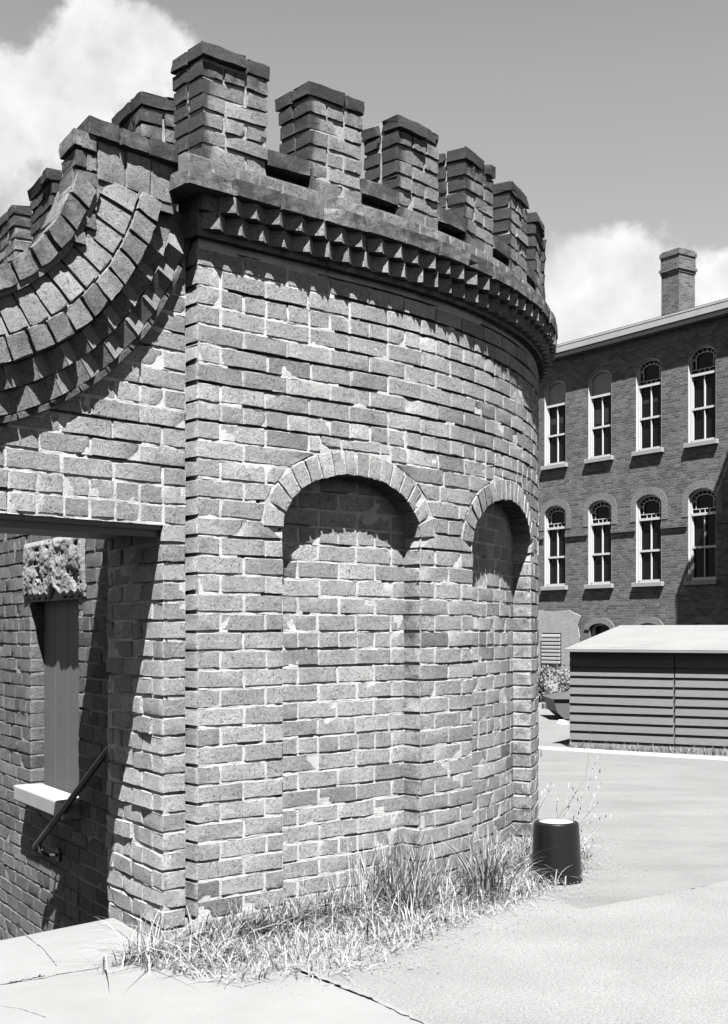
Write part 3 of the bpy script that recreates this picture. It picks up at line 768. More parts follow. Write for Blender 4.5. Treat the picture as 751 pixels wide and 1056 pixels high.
# ------------------------------------------------------------------ handrail
hr_top = Vector(((116-HX)/F*5.32, 5.32, (HY-766)/F*5.32)); hr_bot = Vector(((36-HX)/F*6.1, 6.1, (HY-874)/F*6.1))
hr = empty('handrail', tuple(hr_bot), 'sloping black iron pipe handrail on the shaded wall inside the gateway', 'handrail')
h1 = Mesh(); h1.tube([hr_top+Vector((.02, -.01, .02)), hr_top.lerp(hr_bot, .5)+Vector((0, 0, -.004)), hr_bot, hr_bot+Vector((.03, .0, -.025))], .0155, 12); h1.build('rail', M_IRON, hr, smooth=True)
for t in (.04, .93):
    p = hr_top.lerp(hr_bot, t); wl = Vector((-SN[0], -SN[1], 0))
    d = (Vector((O[0], O[1], 0))-Vector((p.x, p.y, 0))).dot(wl)
    h2 = Mesh(); h2.tube([p, p+Vector((0, 0, -.05)), p+wl*.04+Vector((0, 0, -.075)), p+wl*d+Vector((0, 0, -.075))], .009, 8); h2.tube([p+wl*(d-.012)+Vector((0, 0, -.075)), p+wl*(d-.002)+Vector((0, 0, -.075))], .034, 12)
    h2.build('bracket', M_IRON, hr, smooth=True)

# ------------------------------------------------------------------ far brick building
W0 = np.array([9.14, 34.0]); ed = dr(-56); nb = np.array([-math.sin(math.radians(56)), -math.cos(math.radians(56))])
def fac(a, b, o):
    a, b, o = np.broadcast_arrays(np.asarray(a, float), np.asarray(b, float), np.asarray(o, float))
    P = W0[None]+np.outer(a.ravel(), ed)+np.outer(o.ravel(), nb); return np.column_stack([P, b.ravel()])
def wall_brick_mat(name, lo, hi, mort):
    m_, n, p = material(name, .9, .15)
    tc_ = nd(n, 'ShaderNodeUVMap'); br = nd(n, 'ShaderNodeTexBrick'); lk(n, tc_.outputs[0], br.inputs['Vector'])
    br.inputs['Color1'].default_value = (lo,)*3+(1,); br.inputs['Color2'].default_value = (hi,)*3+(1,); br.inputs['Mortar'].default_value = (mort,)*3+(1,)
    br.inputs['Scale'].default_value = 1; br.inputs['Brick Width'].default_value = .22; br.inputs['Row Height'].default_value = .075; br.inputs['Mortar Size'].default_value = .007; br.inputs['Mortar Smooth'].default_value = .2
    sp = nd(n, 'ShaderNodeSeparateColor'); lk(n, br.outputs['Color'], sp.inputs[0])
    P = posvec(n); v = mth(n, 'MULTIPLY', sp.outputs[0], mth(n, 'ADD', .62, mth(n, 'MULTIPLY', noise(n, P, 1.3, 8, .7), .76)))
    v = mth(n, 'MULTIPLY', v, mth(n, 'ADD', .6, mth(n, 'MULTIPLY', noise(n, P, 12, 6, .75), .8)))
    lk(n, v, p.inputs['Base Color']); bump(n, p, mth(n, 'SUBTRACT', noise(n, P, 22, 4), mth(n, 'MULTIPLY', br.outputs['Fac'], .8)), .6, .02)
    return m_
M_FAR = wall_brick_mat('far_brick', .06, .125, .14); M_FARARCH = wall_brick_mat('far_arch_brick', .07, .125, .14)
bld = empty('brick_building', (W0[0], W0[1], GZ), 'long two storey brick building with tall arched windows behind the shed', 'building')
HWD = .485
def arch_pts(cx, z0, zs, zt, hw=HWD, n=14):
    return [(cx-hw, z0), (cx+hw, z0)]+[(cx+hw*math.cos(t), zs+(zt-zs)*math.sin(t)) for t in np.linspace(0, math.pi, n+1)]
ups = [(5.10, 7.40, 7.69), (1.36, 3.55, 3.84)]
cols_ = [2.0-1.93*0-1.93*i+1.93-3.93+1.93-.0 for i in range(0)] or [-.03-1.93*i for i in range(-1, 5)]
holes = []
for cx in cols_:
    for z0, zs, zt in ups: holes.append(arch_pts(cx, z0, zs, zt))
    if cx > -5: holes.append(arch_pts(cx, -.95, .02, .2, .42))
def uvmesh(name, M_, mat, parent):
    o = M_.build(name, mat, parent); me = o.data; uv = me.uv_layers.new(name='UVMap')
    inv_e = ed
    ofs = np.array(root_loc(parent)); 
    for pl in me.polygons:
        nn = pl.normal; along = abs(nn.x*nb[0]+nn.y*nb[1]) > .6
        for li in pl.loop_indices:
            c = me.vertices[me.loops[li].vertex_index].co
            q = (c.x*ed[0]+c.y*ed[1]) if along else (c.x*nb[0]+c.y*nb[1])
            uv.data[li].uv = (q, c.z)
    return o
BWL = Mesh(); XL, XR, TOPW = -16.0, 2.72, 8.30
outer = [(XL, GZ-.3), (XR, GZ-.3), (XR, TOPW), (XL, TOPW)]
poly = [[Vector((x, z, 0)) for x, z in outer]]+[[Vector((x, z, 0)) for x, z in h] for h in holes]
tris = tessellate_polygon(poly); flat = [p for pl in poly for p in pl]
V = fac([p.x for p in flat], [p.y for p in flat], 0)
T2 = []
for t in tris:
    a, b, c = [flat[i] for i in t]; ar = (b.x-a.x)*(c.y-a.y)-(b.y-a.y)*(c.x-a.x)
    T2.append(t if ar > 0 else t[::-1])
BWL.add(V, T2)
for h in holes:
    n = len(h); V = np.concatenate([fac([p[0] for p in h], [p[1] for p in h], 0), fac([p[0] for p in h], [p[1] for p in h], -.32)])
    BWL.add(V, [(i, n+i, n+(i+1) % n, (i+1) % n) for i in range(n)])
# projecting bay just right of the frame, ends and back
PB = 2.12
BWL.box(fac(XR, GZ-.3, 0)[0], (*(ed*7), 0), (*(nb*PB), 0), (0, 0, TOPW-GZ+.3))
BWL.add(np.concatenate([fac([XL, XL, XL, XL], [GZ-.3, TOPW, TOPW, GZ-.3], [0, 0, -12, -12])]), [(0, 1, 2, 3)])
BWL.add(fac([XL, XR+7, XR+7, XL], [GZ-.3, GZ-.3, TOPW, TOPW], [-12]*4), [(0, 3, 2, 1)])
BWL.add(fac([XR+7]*4, [GZ-.3, TOPW, TOPW, GZ-.3], [0, 0, -12, -12]), [(3, 2, 1, 0)])
uvmesh('wall', BWL, M_FAR, bld)
# roof + cornice
CN = Mesh(); 
def strip_box(M_, a0, a1, b0, b1, o0, o1, mat=0): M_.box(fac(a0, b0, o0)[0], (*(ed*(a1-a0)), 0), (*(nb*(o1-o0)), 0), (0, 0, b1-b0), mat)
strip_box(CN, XL-.2, XR+.0, 8.30, 8.42, .002, .27); strip_box(CN, XL-.3, XR+.0, 8.42, 8.60, .002, .33); strip_box(CN, XL-.3, XR, 8.60, 8.66, .0, .337)
strip_box(CN, XR-.002, XR+7, 8.31, 8.60, PB-.02, PB+.02); strip_box(CN, XR-.02, XR-.001, 8.31, 8.60, 0.39, PB-.02)
CN.build('cornice', M_CORNICE, bld, bev=.01)
RF = Mesh(); RF.add(np.concatenate([fac([XL-.3, XR+7, XR+7, XL-.3], [8.685]*4, [.3, .3, -12, -12]), fac([XL-.3, XR+7], [10.2-.6, 9.6], [-6, -6])]), [(0, 1, 5, 4), (4, 5, 2, 3), (3, 0, 4), (1, 2, 5)])
RF.build('roof', M_CORNICE, bld)
# chimney: corbelled head
CH = Mesh(); cz = 36.6; cxm = (699.5-HX)/F*cz; hw = .335
def cbox(M_, z0, z1, e_): 
    c = np.array([cxm, cz]); h = hw+e_; M_.box((*(c-ed*h-nb*h), z0), (*(ed*2*h), 0), (*(nb*2*h), 0), (0, 0, z1-z0))
cbox(CH, 8.4, 10.30, 0); cbox(CH, 10.30, 10.38, .02); cbox(CH, 10.38, 10.47, .05); cbox(CH, 10.47, 10.80, .015); cbox(CH, 10.80, 10.93, .04); cbox(CH, 10.93, 10.98, .0)
uvmesh('chimney', CH, M_FAR, bld)
# belt course between the lower windows
BC = Mesh(); e0 = [XL]+sorted(cols_)
edges = [XL]+[v for c in sorted(cols_) for v in (c-HWD-.01, c+HWD+.01)]+[XR]
for a, b in zip(edges[::2], edges[1::2]):
    BC = Mesh(); strip_box(BC, a, b, 2.84, 2.96, .002, .055); uvmesh('belt_course', BC, M_FAR, bld)
def flatring(M_, pts_o, pts_i, o0, o1, mat=0, closed=False):
    """a moulding between two outlines, front at o1, sides back to o0"""
    n = len(pts_o)
    V = np.concatenate([fac([p[0] for p in q], [p[1] for p in q], o_) for q, o_ in ((pts_o, o1), (pts_i, o1), (pts_i, o0), (pts_o, o0))])
    r = range(n) if closed else range(n-1)
    Fc = [(a*n+i, a*n+(i+1) % n, b*n+(i+1) % n, b*n+i) for i in r for a, b in ((1, 0), (2, 1), (0, 3))]
    if not closed: Fc += [(0, n, 2*n, 3*n), (n-1, 4*n-1, 3*n-1, 2*n-1)]
    M_.add(V, Fc, mat=mat)
def arcp(cx, zs, a, b, n=16, ext=None):
    p = [(cx+a*math.cos(t), zs+b*math.sin(t)) for t in np.linspace(math.pi, 0, n+1)]
    if ext is not None: p = [(cx-a, ext)]+p+[(cx+a, ext)]
    return p
strip_box0, flatring0 = strip_box, flatring
def far_window(cx, z0, zs, zt, upper, blind, shutlab):
    K = .62
    strip_box = lambda M_, a0, a1, b0, b1, o0, o1: strip_box0(M_, a0, a1, b0, b1, o0*K, o1*(K if o1 < 0 else 1))
    flatring = lambda M_, po, pi, o0, o1: flatring0(M_, po, pi, o0*K, o1*(K if o1 < 0 else 1))
    b = zt-zs; hw_ = HWD
    g_ = Mesh(); pts = arch_pts(cx, z0, zs, zt, HWD-.01); g_.add(fac([p[0] for p in pts], [p[1] for p in pts], -.27*K), [tuple(range(len(pts)))])
    w_ = g_.build('window', M_GLASS, bld)
    # frame
    f_ = Mesh(); t = .06; ztr = zs-.46 if upper else zs-.40
    flatring(f_, arcp(cx, zs, hw_-.002, b-.002, 18, z0), arcp(cx, zs, hw_-t, b-t, 18, z0+t), -.24, -.115)
    flatring(f_, arcp(cx, zs, hw_-.002, b-.002, 18, z0), arcp(cx, zs, hw_-.014, b-.014, 18, z0), -.114, -.006)
    strip_box(f_, cx-hw_+t+.002, cx+hw_-t-.002, z0+.001, z0+.075, -.238, -.12)
    strip_box(f_, cx-hw_+t, cx+hw_-t, ztr-.035, ztr+.035, -.24, -.11)
    mid = .5*(z0+ztr); strip_box(f_, cx-hw_+t, cx+hw_-t, mid-.03, mid+.03, -.24, -.15)
    strip_box(f_, cx-.013, cx+.013, z0+.07, mid-.03, -.24, -.17); strip_box(f_, cx-.013, cx+.013, mid+.03, ztr-.035, -.24, -.16)
    strip_box(f_, cx-hw_+t, cx-hw_+t+.03, z0+.07, ztr, -.24, -.17); strip_box(f_, cx+hw_-t-.03, cx+hw_-t, z0+.07, ztr, -.24, -.17)
    if not blind:
        a2, b2 = hw_-t-.11, b-t-.09
        flatring(f_, arcp(cx, zs, a2, b2, 14, ztr+.14), arcp(cx, zs, a2-.02, b2-.02, 14, ztr+.14), -.24, -.19)
        strip_box(f_, cx-a2, cx+a2, ztr+.135, ztr+.155, -.239, -.188)
        for q in np.linspace(0, math.pi, 8):
            c_, s_ = math.cos(q), math.sin(q); p0 = fac(cx+a2*c_, zs+b2*s_, -.21*K)[0]; p1 = fac(cx+(hw_-t)*c_, zs+(b-t)*s_, -.21*K)[0]; f_.tube([p0, p1], .012, 4)
        for q in (-1, 1):
            for zz_ in (ztr+.145, zs-.05): strip_box(f_, min(cx+q*a2, cx+q*(hw_-t)), max(cx+q*a2, cx+q*(hw_-t)), zz_-.01, zz_+.012, -.235, -.192)
        for q in (-.55, 0, .55): strip_box(f_, cx+q*a2-.01, cx+q*a2+.01, ztr+.03, ztr+.14, -.237, -.19)
    f_.build('frame', M_PAINT, w_)
    if blind:
        p_ = Mesh(); pts = arch_pts(cx, ztr+.03, zs, zt-t, hw_-t); p_.add(fac([p[0] for p in pts], [p[1] for p in pts], -.22*K), [tuple(range(len(pts)))]); p_.build('painted_pane', M_BLIND, w_)
    s_ = Mesh(); strip_box(s_, cx-hw_-.09, cx+hw_+.09, z0-.13, z0-.002, -.2, .10); s_.build('sill', M_STONE, w_, bev=.01)
    if upper:   # half-drawn shades behind the upper sash
        c_ = Mesh(); hgt = RNG.uniform(.25, .8)
        for sx in (-1, 1): strip_box(c_, cx+(.03 if sx > 0 else -.36), cx+(.36 if sx > 0 else -.03), ztr-.05-hgt, ztr-.05, -.268, -.262)
        c_.build('roller_shade', M_SHADE, w_)
    if not upper:
        h_ = Mesh(); flatring(h_, arcp(cx, zs, hw_+.22, b+.22, 18, zs-.45), arcp(cx, zs, hw_+.002, b+.002, 18, zs-.45), -.001, .012); h_.build('hood', M_FARARCH, w_)
M_SHADE = simple('dusty_shade', .022, .8, .2, .3, 6, 0)
for i, cx in enumerate(cols_):
    for j, (z0, zs, zt) in enumerate(ups):
        far_window(cx, z0, zs, zt, j == 0, (j == 0 and i >= 3), None)
    if cx > -5:      # basement opening under a segmental arch
        g_ = Mesh(); pts = arch_pts(cx, -.95, .02, .2, .41); g_.add(fac([p[0] for p in pts], [p[1] for p in pts], -.2), [tuple(range(len(pts)))]); w_ = g_.build('basement_window', M_GLASS, bld)
        h_ = Mesh(); flatring(h_, arcp(cx, .02, .62, .36), arcp(cx, .02, .43, .185), -.001, .03); h_.build('hood', M_FARARCH, w_)
        s_ = Mesh(); flatring(s_, arcp(cx, .02, .41, .18, 12, -.95), arcp(cx, .02, .35, .13, 12, -.95), -.19, -.1); s_.build('frame', M_PAINT, w_)
# rendered patch with a louvred vent low on the wall
xv = -5.93
PT = Mesh(); px_ = [(-6.9, GZ), (-4.9, GZ), (-4.72, -.2), (-4.8, .12), (-4.65, .42), (-5.2, .62), (-5.9, .58), (-6.9, .66)]
n = len(px_); V = np.concatenate([fac([p[0] for p in px_], [p[1] for p in px_], .028), fac([p[0] for p in px_], [p[1] for p in px_], 0)])
PT.add(V, [tuple(range(n))]+[(i, n+i, n+(i+1) % n, (i+1) % n) for i in range(n)])
PT.build('render_patch', simple('patched_render', .26, .95, .1, .35, 5, .8, 30, .02), bld)
VT = Mesh(); strip_box(VT, xv-.42, xv+.42, -1.02, -.08, .03, .05)
vt = VT.build('vent', M_IRON, bld); LV = Mesh()
for i in range(8):
    z = -1.0+i*.115; LV.box(fac(xv-.41, z, .06)[0], (*(ed*.82), 0), (*(nb*.035), -.02), (0, 0, .062))
LV.build('louvre', M_CORNICE, vt)

# ------------------------------------------------------------------ shed
shed = empty('wooden_shed', (2.0, 12.27, GZ), 'low clapboard shed with pale shallow roof standing behind the kerb', 'shed')
sd = dr(-29); sb = np.array([math.sin(math.radians(29)), math.cos(math.radians(29))])
SB = np.array([2.0, 12.27]); EZ = -.185
def shp(a, b, z): p = SB+sd*a+sb*b; return np.array([p[0], p[1], z])
SHL, SHD = 4.6, 3.38
M_SIDING = None
def siding_mat():
    m_, n, p = material('shed_siding', .75, .25); P = posvec(n)
    mp_ = nd(n, 'ShaderNodeMapping'); lk(n, P, mp_.inputs[0]); mp_.inputs['Rotation'].default_value = (0, 0, math.radians(29)); mp_.inputs['Scale'].default_value = (1.2, 8, 26)
    g_ = noise(n, mp_.outputs[0], 3, 7, .65)
    v = mth(n, 'MULTIPLY', .115, mth(n, 'ADD', .66, mth(n, 'MULTIPLY', g_, .55)))
    v = fmix(n, ramp(n, noise(n, P, 30, 6, .7), .66, .74), v, .07)
    lk(n, v, p.inputs['Base Color']); bump(n, p, g_, .35, .004); return m_
M_SIDING = siding_mat()
sm = Mesh(); sm.box(shp(.03, .03, GZ-.1), (*(sd*(SHL-.06)), 0), (*(sb*(SHD-.06)), 0), (0, 0, EZ-GZ+.1))
sm.add([shp(.03, .03, EZ), shp(.03, SHD-.03, EZ), shp(.03, SHD/2, .03)], [(0, 1, 2)]); sm.build('wall', M_SIDING, shed)
sg = Mesh(); nbd = 11; bh = (EZ-GZ-.02)/nbd
for i in range(nbd):
    z = GZ+.03+i*bh; j = .12*(i % 1)
    for x0, x1 in ((0, 1.02+.004*RNG.normal()), (1.035, 3.4), (3.41, SHL)):
        q = [shp(x0, .000, z), shp(x1, .000, z), shp(x1, .020, z+bh+.01), shp(x0, .020, z+bh+.01), shp(x0, .03, z), shp(x1, .03, z), shp(x1, .03, z+bh+.01), shp(x0, .03, z+bh+.01)]
        w_ = RNG.normal(0, .0025); 
        for k_ in (1, 2, 5, 6): q[k_][2] += w_
        sg.add(q, [(0, 1, 2, 3), (0, 4, 5, 1), (1, 5, 6, 2), (4, 0, 3, 7)])
sg.build('siding', M_SIDING, shed)
rf = Mesh(); ovh = .085
e0, e1, r0_, r1_ = shp(-.025, -ovh, EZ+.005), shp(SHL+.1, -ovh, EZ+.005), shp(-.025, SHD/2, .055), shp(SHL+.1, SHD/2, .055); b0_, b1_ = shp(-.025, SHD+ovh, EZ), shp(SHL+.1, SHD+ovh, EZ)
dn = np.array([0, 0, -.028])
rf.add([e0, e1, r1_, r0_, b1_, b0_, e0+dn, e1+dn, r1_+dn, r0_+dn, b1_+dn, b0_+dn], [(0, 1, 2, 3), (3, 2, 4, 5), (0, 6, 7, 1), (0, 3, 9, 6), (3, 5, 11, 9), (1, 7, 8, 2), (2, 8, 10, 4), (4, 10, 11, 5), (6, 9, 8, 7), (9, 11, 10, 8)])
rf.build('roof', M_ROOFING, shed)

# ------------------------------------------------------------------ pail, bin, litter
pl_c = (.905, 5.93, GZ+.008)
pail = empty('pail', pl_c, 'upturned black pail in the grass at the right foot of the tower', 'pail')
pm = Mesh(); pm.lathe(pl_c, [(.0, .27), (.088, .270), (.098, .2715), (.1035, .266), (.106, .255), (.109, .20), (.115, .1), (.121, .0)], 40); b_ = pm.build('body', M_PAIL, pail, smooth=True)
pt = Mesh(); pt.lathe(pl_c, [(0, .2735), (.078, .2735), (.080, .2725)], 40); pt.build('base_disc', simple('dusty_pail_base', .22, .6, .3, .25, 20, .2), pail, smooth=True)
pr_ = Mesh(); pr_.lathe(pl_c, [(.1195, .002), (.1235, .002), (.1235, .010), (.1190, .012)], 40); pr_.build('rim', M_PAIL, pail, smooth=True)
bn = empty('metal_bin', (2.6, 15.9, GZ), 'dark grey metal skip standing half hidden at the left end of the shed', 'skip')
bb = Mesh(); bx0, by0 = (571-HX)/F*15.9, 15.9
prf = [(.0, .25), (.05, .08), (.14, 0), (.9, 0), (1.0, .25)]
V = [(bx0+x, by0-.1*0, GZ+.06+z) for x, z in prf]+[(bx0+x, by0+.9, GZ+.06+z) for x, z in prf]
bb.add(V, [(0, 1, 6, 5), (1, 2, 7, 6), (2, 3, 8, 7), (3, 4, 9, 8), (4, 3, 2, 1, 0), (5, 6, 7, 8, 9)]); bb.build('body', simple('skip_paint', .07, .6, .3, .2), bn)
lid = Mesh(); V = [(bx0-.02, by0-.03, GZ+.312), (bx0+1.02, by0-.03, GZ+.312), (bx0+1.02, by0+.93, GZ+.312), (bx0-.02, by0+.93, GZ+.312), (bx0+.3, by0+.45, GZ+.40), (bx0+.8, by0+.45, GZ+.40)]
lid.add(V, [(0, 1, 5, 4), (1, 2, 5), (2, 3, 4, 5), (3, 0, 4), (0, 3, 2, 1)]); lid.build('lid', simple('skip_lid', .06, .6, .3, .2), bn)
lt_ = Mesh(); c = gp(580, 750); z_ = GZ+.045
th = np.linspace(0, 2*math.pi, 13)[:-1]; V = [(c[0]+.07*math.cos(t)*RNG.uniform(.7, 1.2), c[1]+.12*math.sin(t), z_) for t in th]+[(c[0]+.05*math.cos(t)*RNG.uniform(.6, 1.2), c[1]+.08*math.sin(t), z_+.03+RNG.uniform(0, .015)) for t in th]
lt_.add(V, [(i, (i+1) % 12, 12+(i+1) % 12, 12+i) for i in range(12)]+[tuple(range(12, 24))]); tag(lt_.build('litter', M_WHITE), 'crumpled white scrap lying on pale ground left of the shed', 'litter')
rk_ = Mesh()
for i in range(5):
    c = np.array(gp(561+i*2.2, 733+RNG.uniform(-2, 2))); s_ = .07
    rk_.box((c[0], c[1], GZ), (s_*RNG.uniform(.6, 1.3), .02, .01), (-.02, s_, .01), (0, .01, RNG.uniform(.06, .13)))
tag(rk_.build('rubble_heap', M_BOARD), 'small dark heap of rubble on the ground left of the metal skip', 'rubble', kind='stuff')

# ------------------------------------------------------------------ vegetation
def veg_mat(name, lo, hi, tr=.25):
    m_, n, p = material(name, .7, .2)
    at = nd(n, 'ShaderNodeAttribute', attribute_name='Col'); sp = nd(n, 'ShaderNodeSeparateColor'); lk(n, at.outputs['Color'], sp.inputs[0])
    v = mth(n, 'ADD', lo, mth(n, 'MULTIPLY', sp.outputs[0], hi-lo)); lk(n, v, p.inputs['Base Color'])
    t = nd(n, 'ShaderNodeBsdfTranslucent'); lk(n, v, t.inputs[0]); mx_ = nd(n, 'ShaderNodeMixShader'); mx_.inputs[0].default_value = tr
    lk(n, p.outputs[0], mx_.inputs[1]); lk(n, t.outputs[0], mx_.inputs[2]); lk(n, mx_.outputs[0], n.nodes['Material Output'].inputs[0]); return m_
M_GRASS = veg_mat('dry_grass', .05, .42); M_LEAF = veg_mat('leaf', .06, .26)
def blade(M_, base, h, lean, az, w, tone, seg=4, droop=.5):
    d = np.array([math.cos(az), math.sin(az), 0]); sdv = np.array([-math.sin(az+RNG.normal(0, .8)), math.cos(az), 0]); sdv /= np.linalg.norm(sdv)
    V = []
    for i in range(seg+1):
        t = i/seg; p = np.array(base)+np.array([0, 0, 1])*h*(t-droop*.45*t*t*t*lean*1.6)+d*h*lean*(t**1.7)
        ww = w*(1-t**1.6)*.5+.0002; V += [p-sdv*ww, p+sdv*ww]
    M_.add(V, [(2*i, 2*i+1, 2*i+3, 2*i+2) for i in range(seg)], (tone, 0, 0))
GR = Mesh()
def wall_pt(s, out): return towP(np.array([s]), out, GZ)[0]
def put(x, y, h, lean=.5, tone=None, w=.004, az=None):
    blade(GR, (x, y, GZ+.012), h, lean, RNG.uniform(0, 2*math.pi) if az is None else az, w*RNG.uniform(.6, 1.5), float(np.clip(RNG.beta(2, 1.5), 0, 1)) if tone is None else tone)
def width_at(s):
    return float(np.interp(s, [-.5, -.25, 0, .3, .6, .9, 1.2, 1.5, 1.9, 2.4, 2.8, 4], [.12, .36, .50, .55, .42, .36, .32, .30, .28, .25, .2, .2]))
def spot(s_, o_):
    if s_ > 0: p = wall_pt(s_, o_)
    else:
        q = O+dr(44)*s_+np.array([math.sin(math.radians(44)), -math.cos(math.radians(44))])*(max(o_, 0)+.02); p = (*q, GZ)
    return None if (p[0]/p[1] < -.179 and p[1] > 4.5) else p
for _ in range(110):       # tangled clumps, thinning outwards
    cs_ = RNG.uniform(-.3, 2.7); cw = RNG.beta(1.1, 1.7)*1.15; r_ = RNG.uniform(.02, .09); n_ = int(RNG.uniform(25, 110)*(1.15-.75*cw)); hh = RNG.uniform(.04, .15)*(1.1-.5*cw)
    tn = RNG.uniform(.15, .9)
    for _ in range(n_):
        p = spot(cs_+RNG.normal(0, r_*1.4), np.clip(cw*width_at(cs_)+RNG.normal(0, r_*.7), .006, 9))
        if p is not None: put(p[0], p[1], hh*RNG.uniform(.3, 1.7), RNG.uniform(.1, 2.2), float(np.clip(RNG.normal(tn, .25), 0, 1)), RNG.uniform(.002, .0055))
for _ in range(5200):
    s_ = RNG.uniform(-.3, 3.0); p = spot(s_, width_at(s_)*RNG.beta(1, 1.7)*1.3+.005)
    if p is not None: put(p[0], p[1], RNG.uniform(.012, .085), RNG.uniform(.3, 2.4), None, .0035)
for _ in range(420):       # flat dead straw
    s_ = RNG.uniform(-.3, 2.9); p = spot(s_, width_at(s_)*RNG.uniform(0, 1.25))
    if p is not None: put(p[0], p[1], RNG.uniform(.03, .06), RNG.uniform(2, 5), RNG.uniform(.7, 1), .003)
for _ in range(420):       # broad-leaved weeds
    s_ = RNG.uniform(-.05, 2.4); p = spot(s_, RNG.uniform(.01, .14))
    if p is not None: put(p[0], p[1], RNG.uniform(.03, .15), RNG.uniform(.2, 1.1), RNG.uniform(0, .35), .013)
def tall(s0, s1, n_, h0, h1, out=.10, tone=None, lean=(.1, .6), w=.004):
    for _ in range(n_):
        s_ = RNG.uniform(s0, s1); p = wall_pt(s_, RNG.uniform(.01, out)); put(p[0], p[1], RNG.uniform(h0, h1), RNG.uniform(*lean), tone, w)
tall(.05, .7, 200, .06, .2); tall(.35, .75, 60, .1, .3, .1, .9, (.3, 1.1), .0025); tall(.72, 1.15, 300, .1, .36, .13); tall(.82, 1.1, 60, .2, .42, .1, .1, (.1, .45), .007); tall(.3, .8, 60, .1, .2, .1, .08, (.3, .8), .008)
tall(1.2, 2.3, 380, .06, .2); 
tag(GR.build('grass', M_GRASS), 'dry tangled grass and weeds growing along the foot of the tower', 'grass', kind='stuff')
PB_ = Mesh()
for _ in range(1500):      # grit and pebbles washed out of the wall foot
    s_ = RNG.uniform(-.2, 3.4); p = spot(s_, width_at(s_)*RNG.uniform(.5, 1.2)+abs(RNG.normal(0, .16)))
    if p is None: continue
    r = RNG.uniform(.0015, .006); t = RNG.uniform(0, 6.28); q = [(p[0]+r*math.cos(t+k*1.57)*RNG.uniform(.6, 1.3), p[1]+r*math.sin(t+k*1.57)*RNG.uniform(.6, 1.3), GZ+.017) for k in range(4)]
    PB_.add(q+[(p[0], p[1], GZ+.017+r*.9)], [(0, 1, 4), (1, 2, 4), (2, 3, 4), (3, 0, 4)])
tag(PB_.build('grit', M_CRACK), 'dark grit and pebbles scattered on the paving beyond the grass', 'grit', kind='stuff')
# a separate grass tuft at the second pier
def tuft(px, Zd, n_, h0, h1, label, dark=.3):
    global GR
    GR = Mesh(); x = (px-HX)/F*Zd
    for _ in range(n_):
        a = RNG.uniform(0, 2*math.pi); r = RNG.uniform(0, .085); put(x+r*math.cos(a), Zd+r*math.sin(a), RNG.uniform(h0, h1), RNG.beta(1.3, 2.2)*1.1, 0.05 if RNG.random() < dark else None, .0045, a+RNG.normal(0, 1.1))
    o = GR.build('grass_tuft', M_GRASS); tag(o, label, 'grass tuft')
tuft(503, 5.45, 190, .10, .42, 'tall arching grass tuft in front of the second arched niche', .3)
tuft(424, 5.12, 110, .10, .34, 'dark leafy grass tuft against the pier between the two niches', .55)
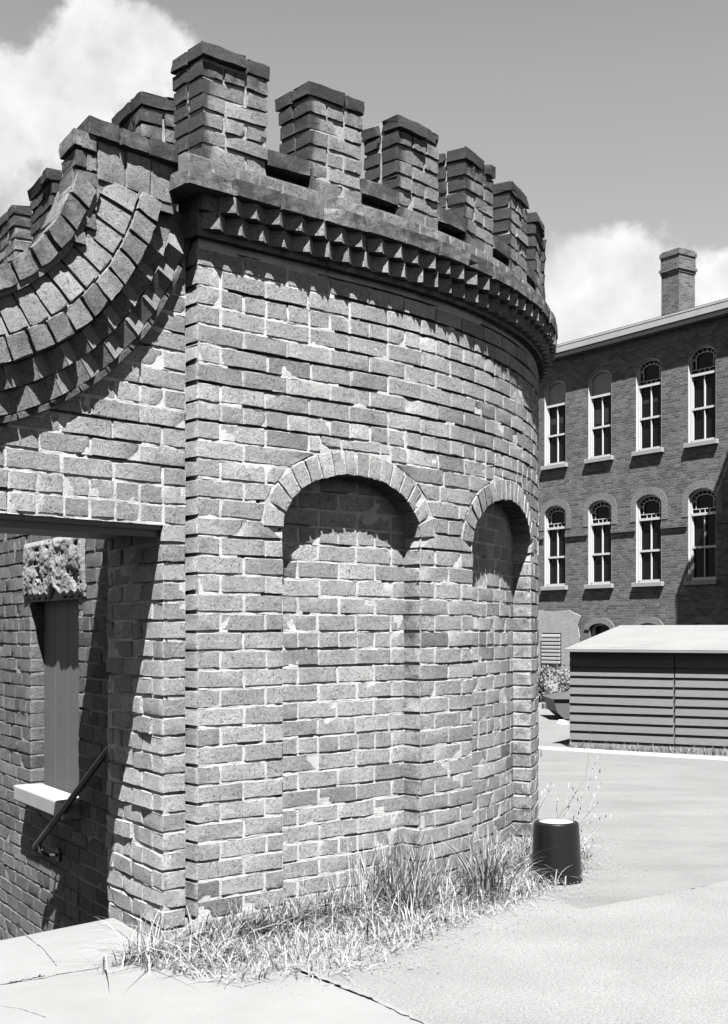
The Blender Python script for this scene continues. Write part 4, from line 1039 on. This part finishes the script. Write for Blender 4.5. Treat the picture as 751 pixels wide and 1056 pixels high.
# twiggy dry weed beyond the pail
wd = empty('dry_weed', (.95, 6.25, GZ), 'bare branching dry weed standing behind the black pail', 'weed')
wm = Mesh(); lf = Mesh()
def twig(p, d, L, r, lev):
    pts = [Vector(p)]; dd = Vector(d).normalized()
    for i in range(6): dd = (dd+Vector(RNG.normal(0, .07, 3))).normalized(); pts.append(pts[-1]+dd*L/6)
    wm.tube(pts, [r*(1-.7*i/6) for i in range(7)], 5)
    if lev > 0:
        for i in range(2, 7):
            if RNG.random() < .95: twig(pts[i], dd+Vector(RNG.normal(0, .42, 3)), L*RNG.uniform(.3, .5), r*.55, lev-1)
    else:
        for i in range(3, 7):
            a = RNG.uniform(0, 6.28); blade(lf, tuple(pts[i]), RNG.uniform(.01, .03), .6, a, .006, RNG.uniform(.4, 1), 2)
for dx, dz, L in ((.55, 1, .34), (.22, 1, .46), (.85, .7, .42), (.4, .9, .52), (.1, 1, .4), (.7, .9, .5), (.95, .8, .36)): twig((.80, 6.15, GZ+.02), (dx, -.05, dz), L, .0028, 1)
wm.build('stem', simple('dry_stem', .2, .8, .2, .2), wd); lf.build('leaves', M_GRASS, wd)
def leafplant(name, c, r, h, n_, label, cat, ls=.06, group=None):
    e_ = empty(name, (c[0], c[1], c[2]), label, cat, group); l = Mesh(); st = Mesh()
    cl_ = [(RNG.normal(0, r*.45), RNG.normal(0, r*.45), RNG.uniform(.15, 1)*h) for _ in range(14)]
    for x, y, z in cl_: st.tube([c, (c[0]+x*.4, c[1]+y*.4, c[2]+z*.5), (c[0]+x, c[1]+y, c[2]+z)], [.012, .008, .004], 5)
    for _ in range(n_):
        x, y, z = cl_[RNG.integers(14)]; p = np.array(c)+[x, y, z]+RNG.normal(0, r*.25, 3)*[1, 1, .8]; p[2] = max(p[2], c[2]+.02)
        a = RNG.normal(0, 1, 3); a /= np.linalg.norm(a); b = np.cross(a, RNG.normal(0, 1, 3)); b /= np.linalg.norm(b)
        l.add([p-a*ls, p-b*ls*.4, p+a*ls, p+b*ls*.4], [(0, 1, 2, 3)], (float(RNG.beta(1.5, 1.5)), 0, 0))
    st.build('stem', M_BOARD, e_); l.build('foliage', M_LEAF, e_)
leafplant('shrub', ((562-HX)/F*20, 20, GZ), .26, .55, 700, 'pale bushy shrub below the louvred vent on the far wall', 'shrub', .035)
leafplant('shrub', ((581-HX)/F*18.6, 18.6, GZ), .24, .62, 700, 'taller dusty shrub directly behind the metal skip', 'shrub', .033)
GR = Mesh()
for _ in range(900):
    t = RNG.beta(1.3, 1.6)*2.3; p = SB+sd*t-sb*RNG.uniform(.02, .12); put(p[0], p[1], RNG.uniform(.03, .14), RNG.uniform(.2, 1), None, .006)
tag(GR.build('verge_weeds', M_LEAF), 'low weeds growing along the foot of the clapboard shed', 'weeds', kind='stuff')
print('objects', len(bpy.data.objects), 'polys', sum(len(m_.polygons) for m_ in bpy.data.meshes))
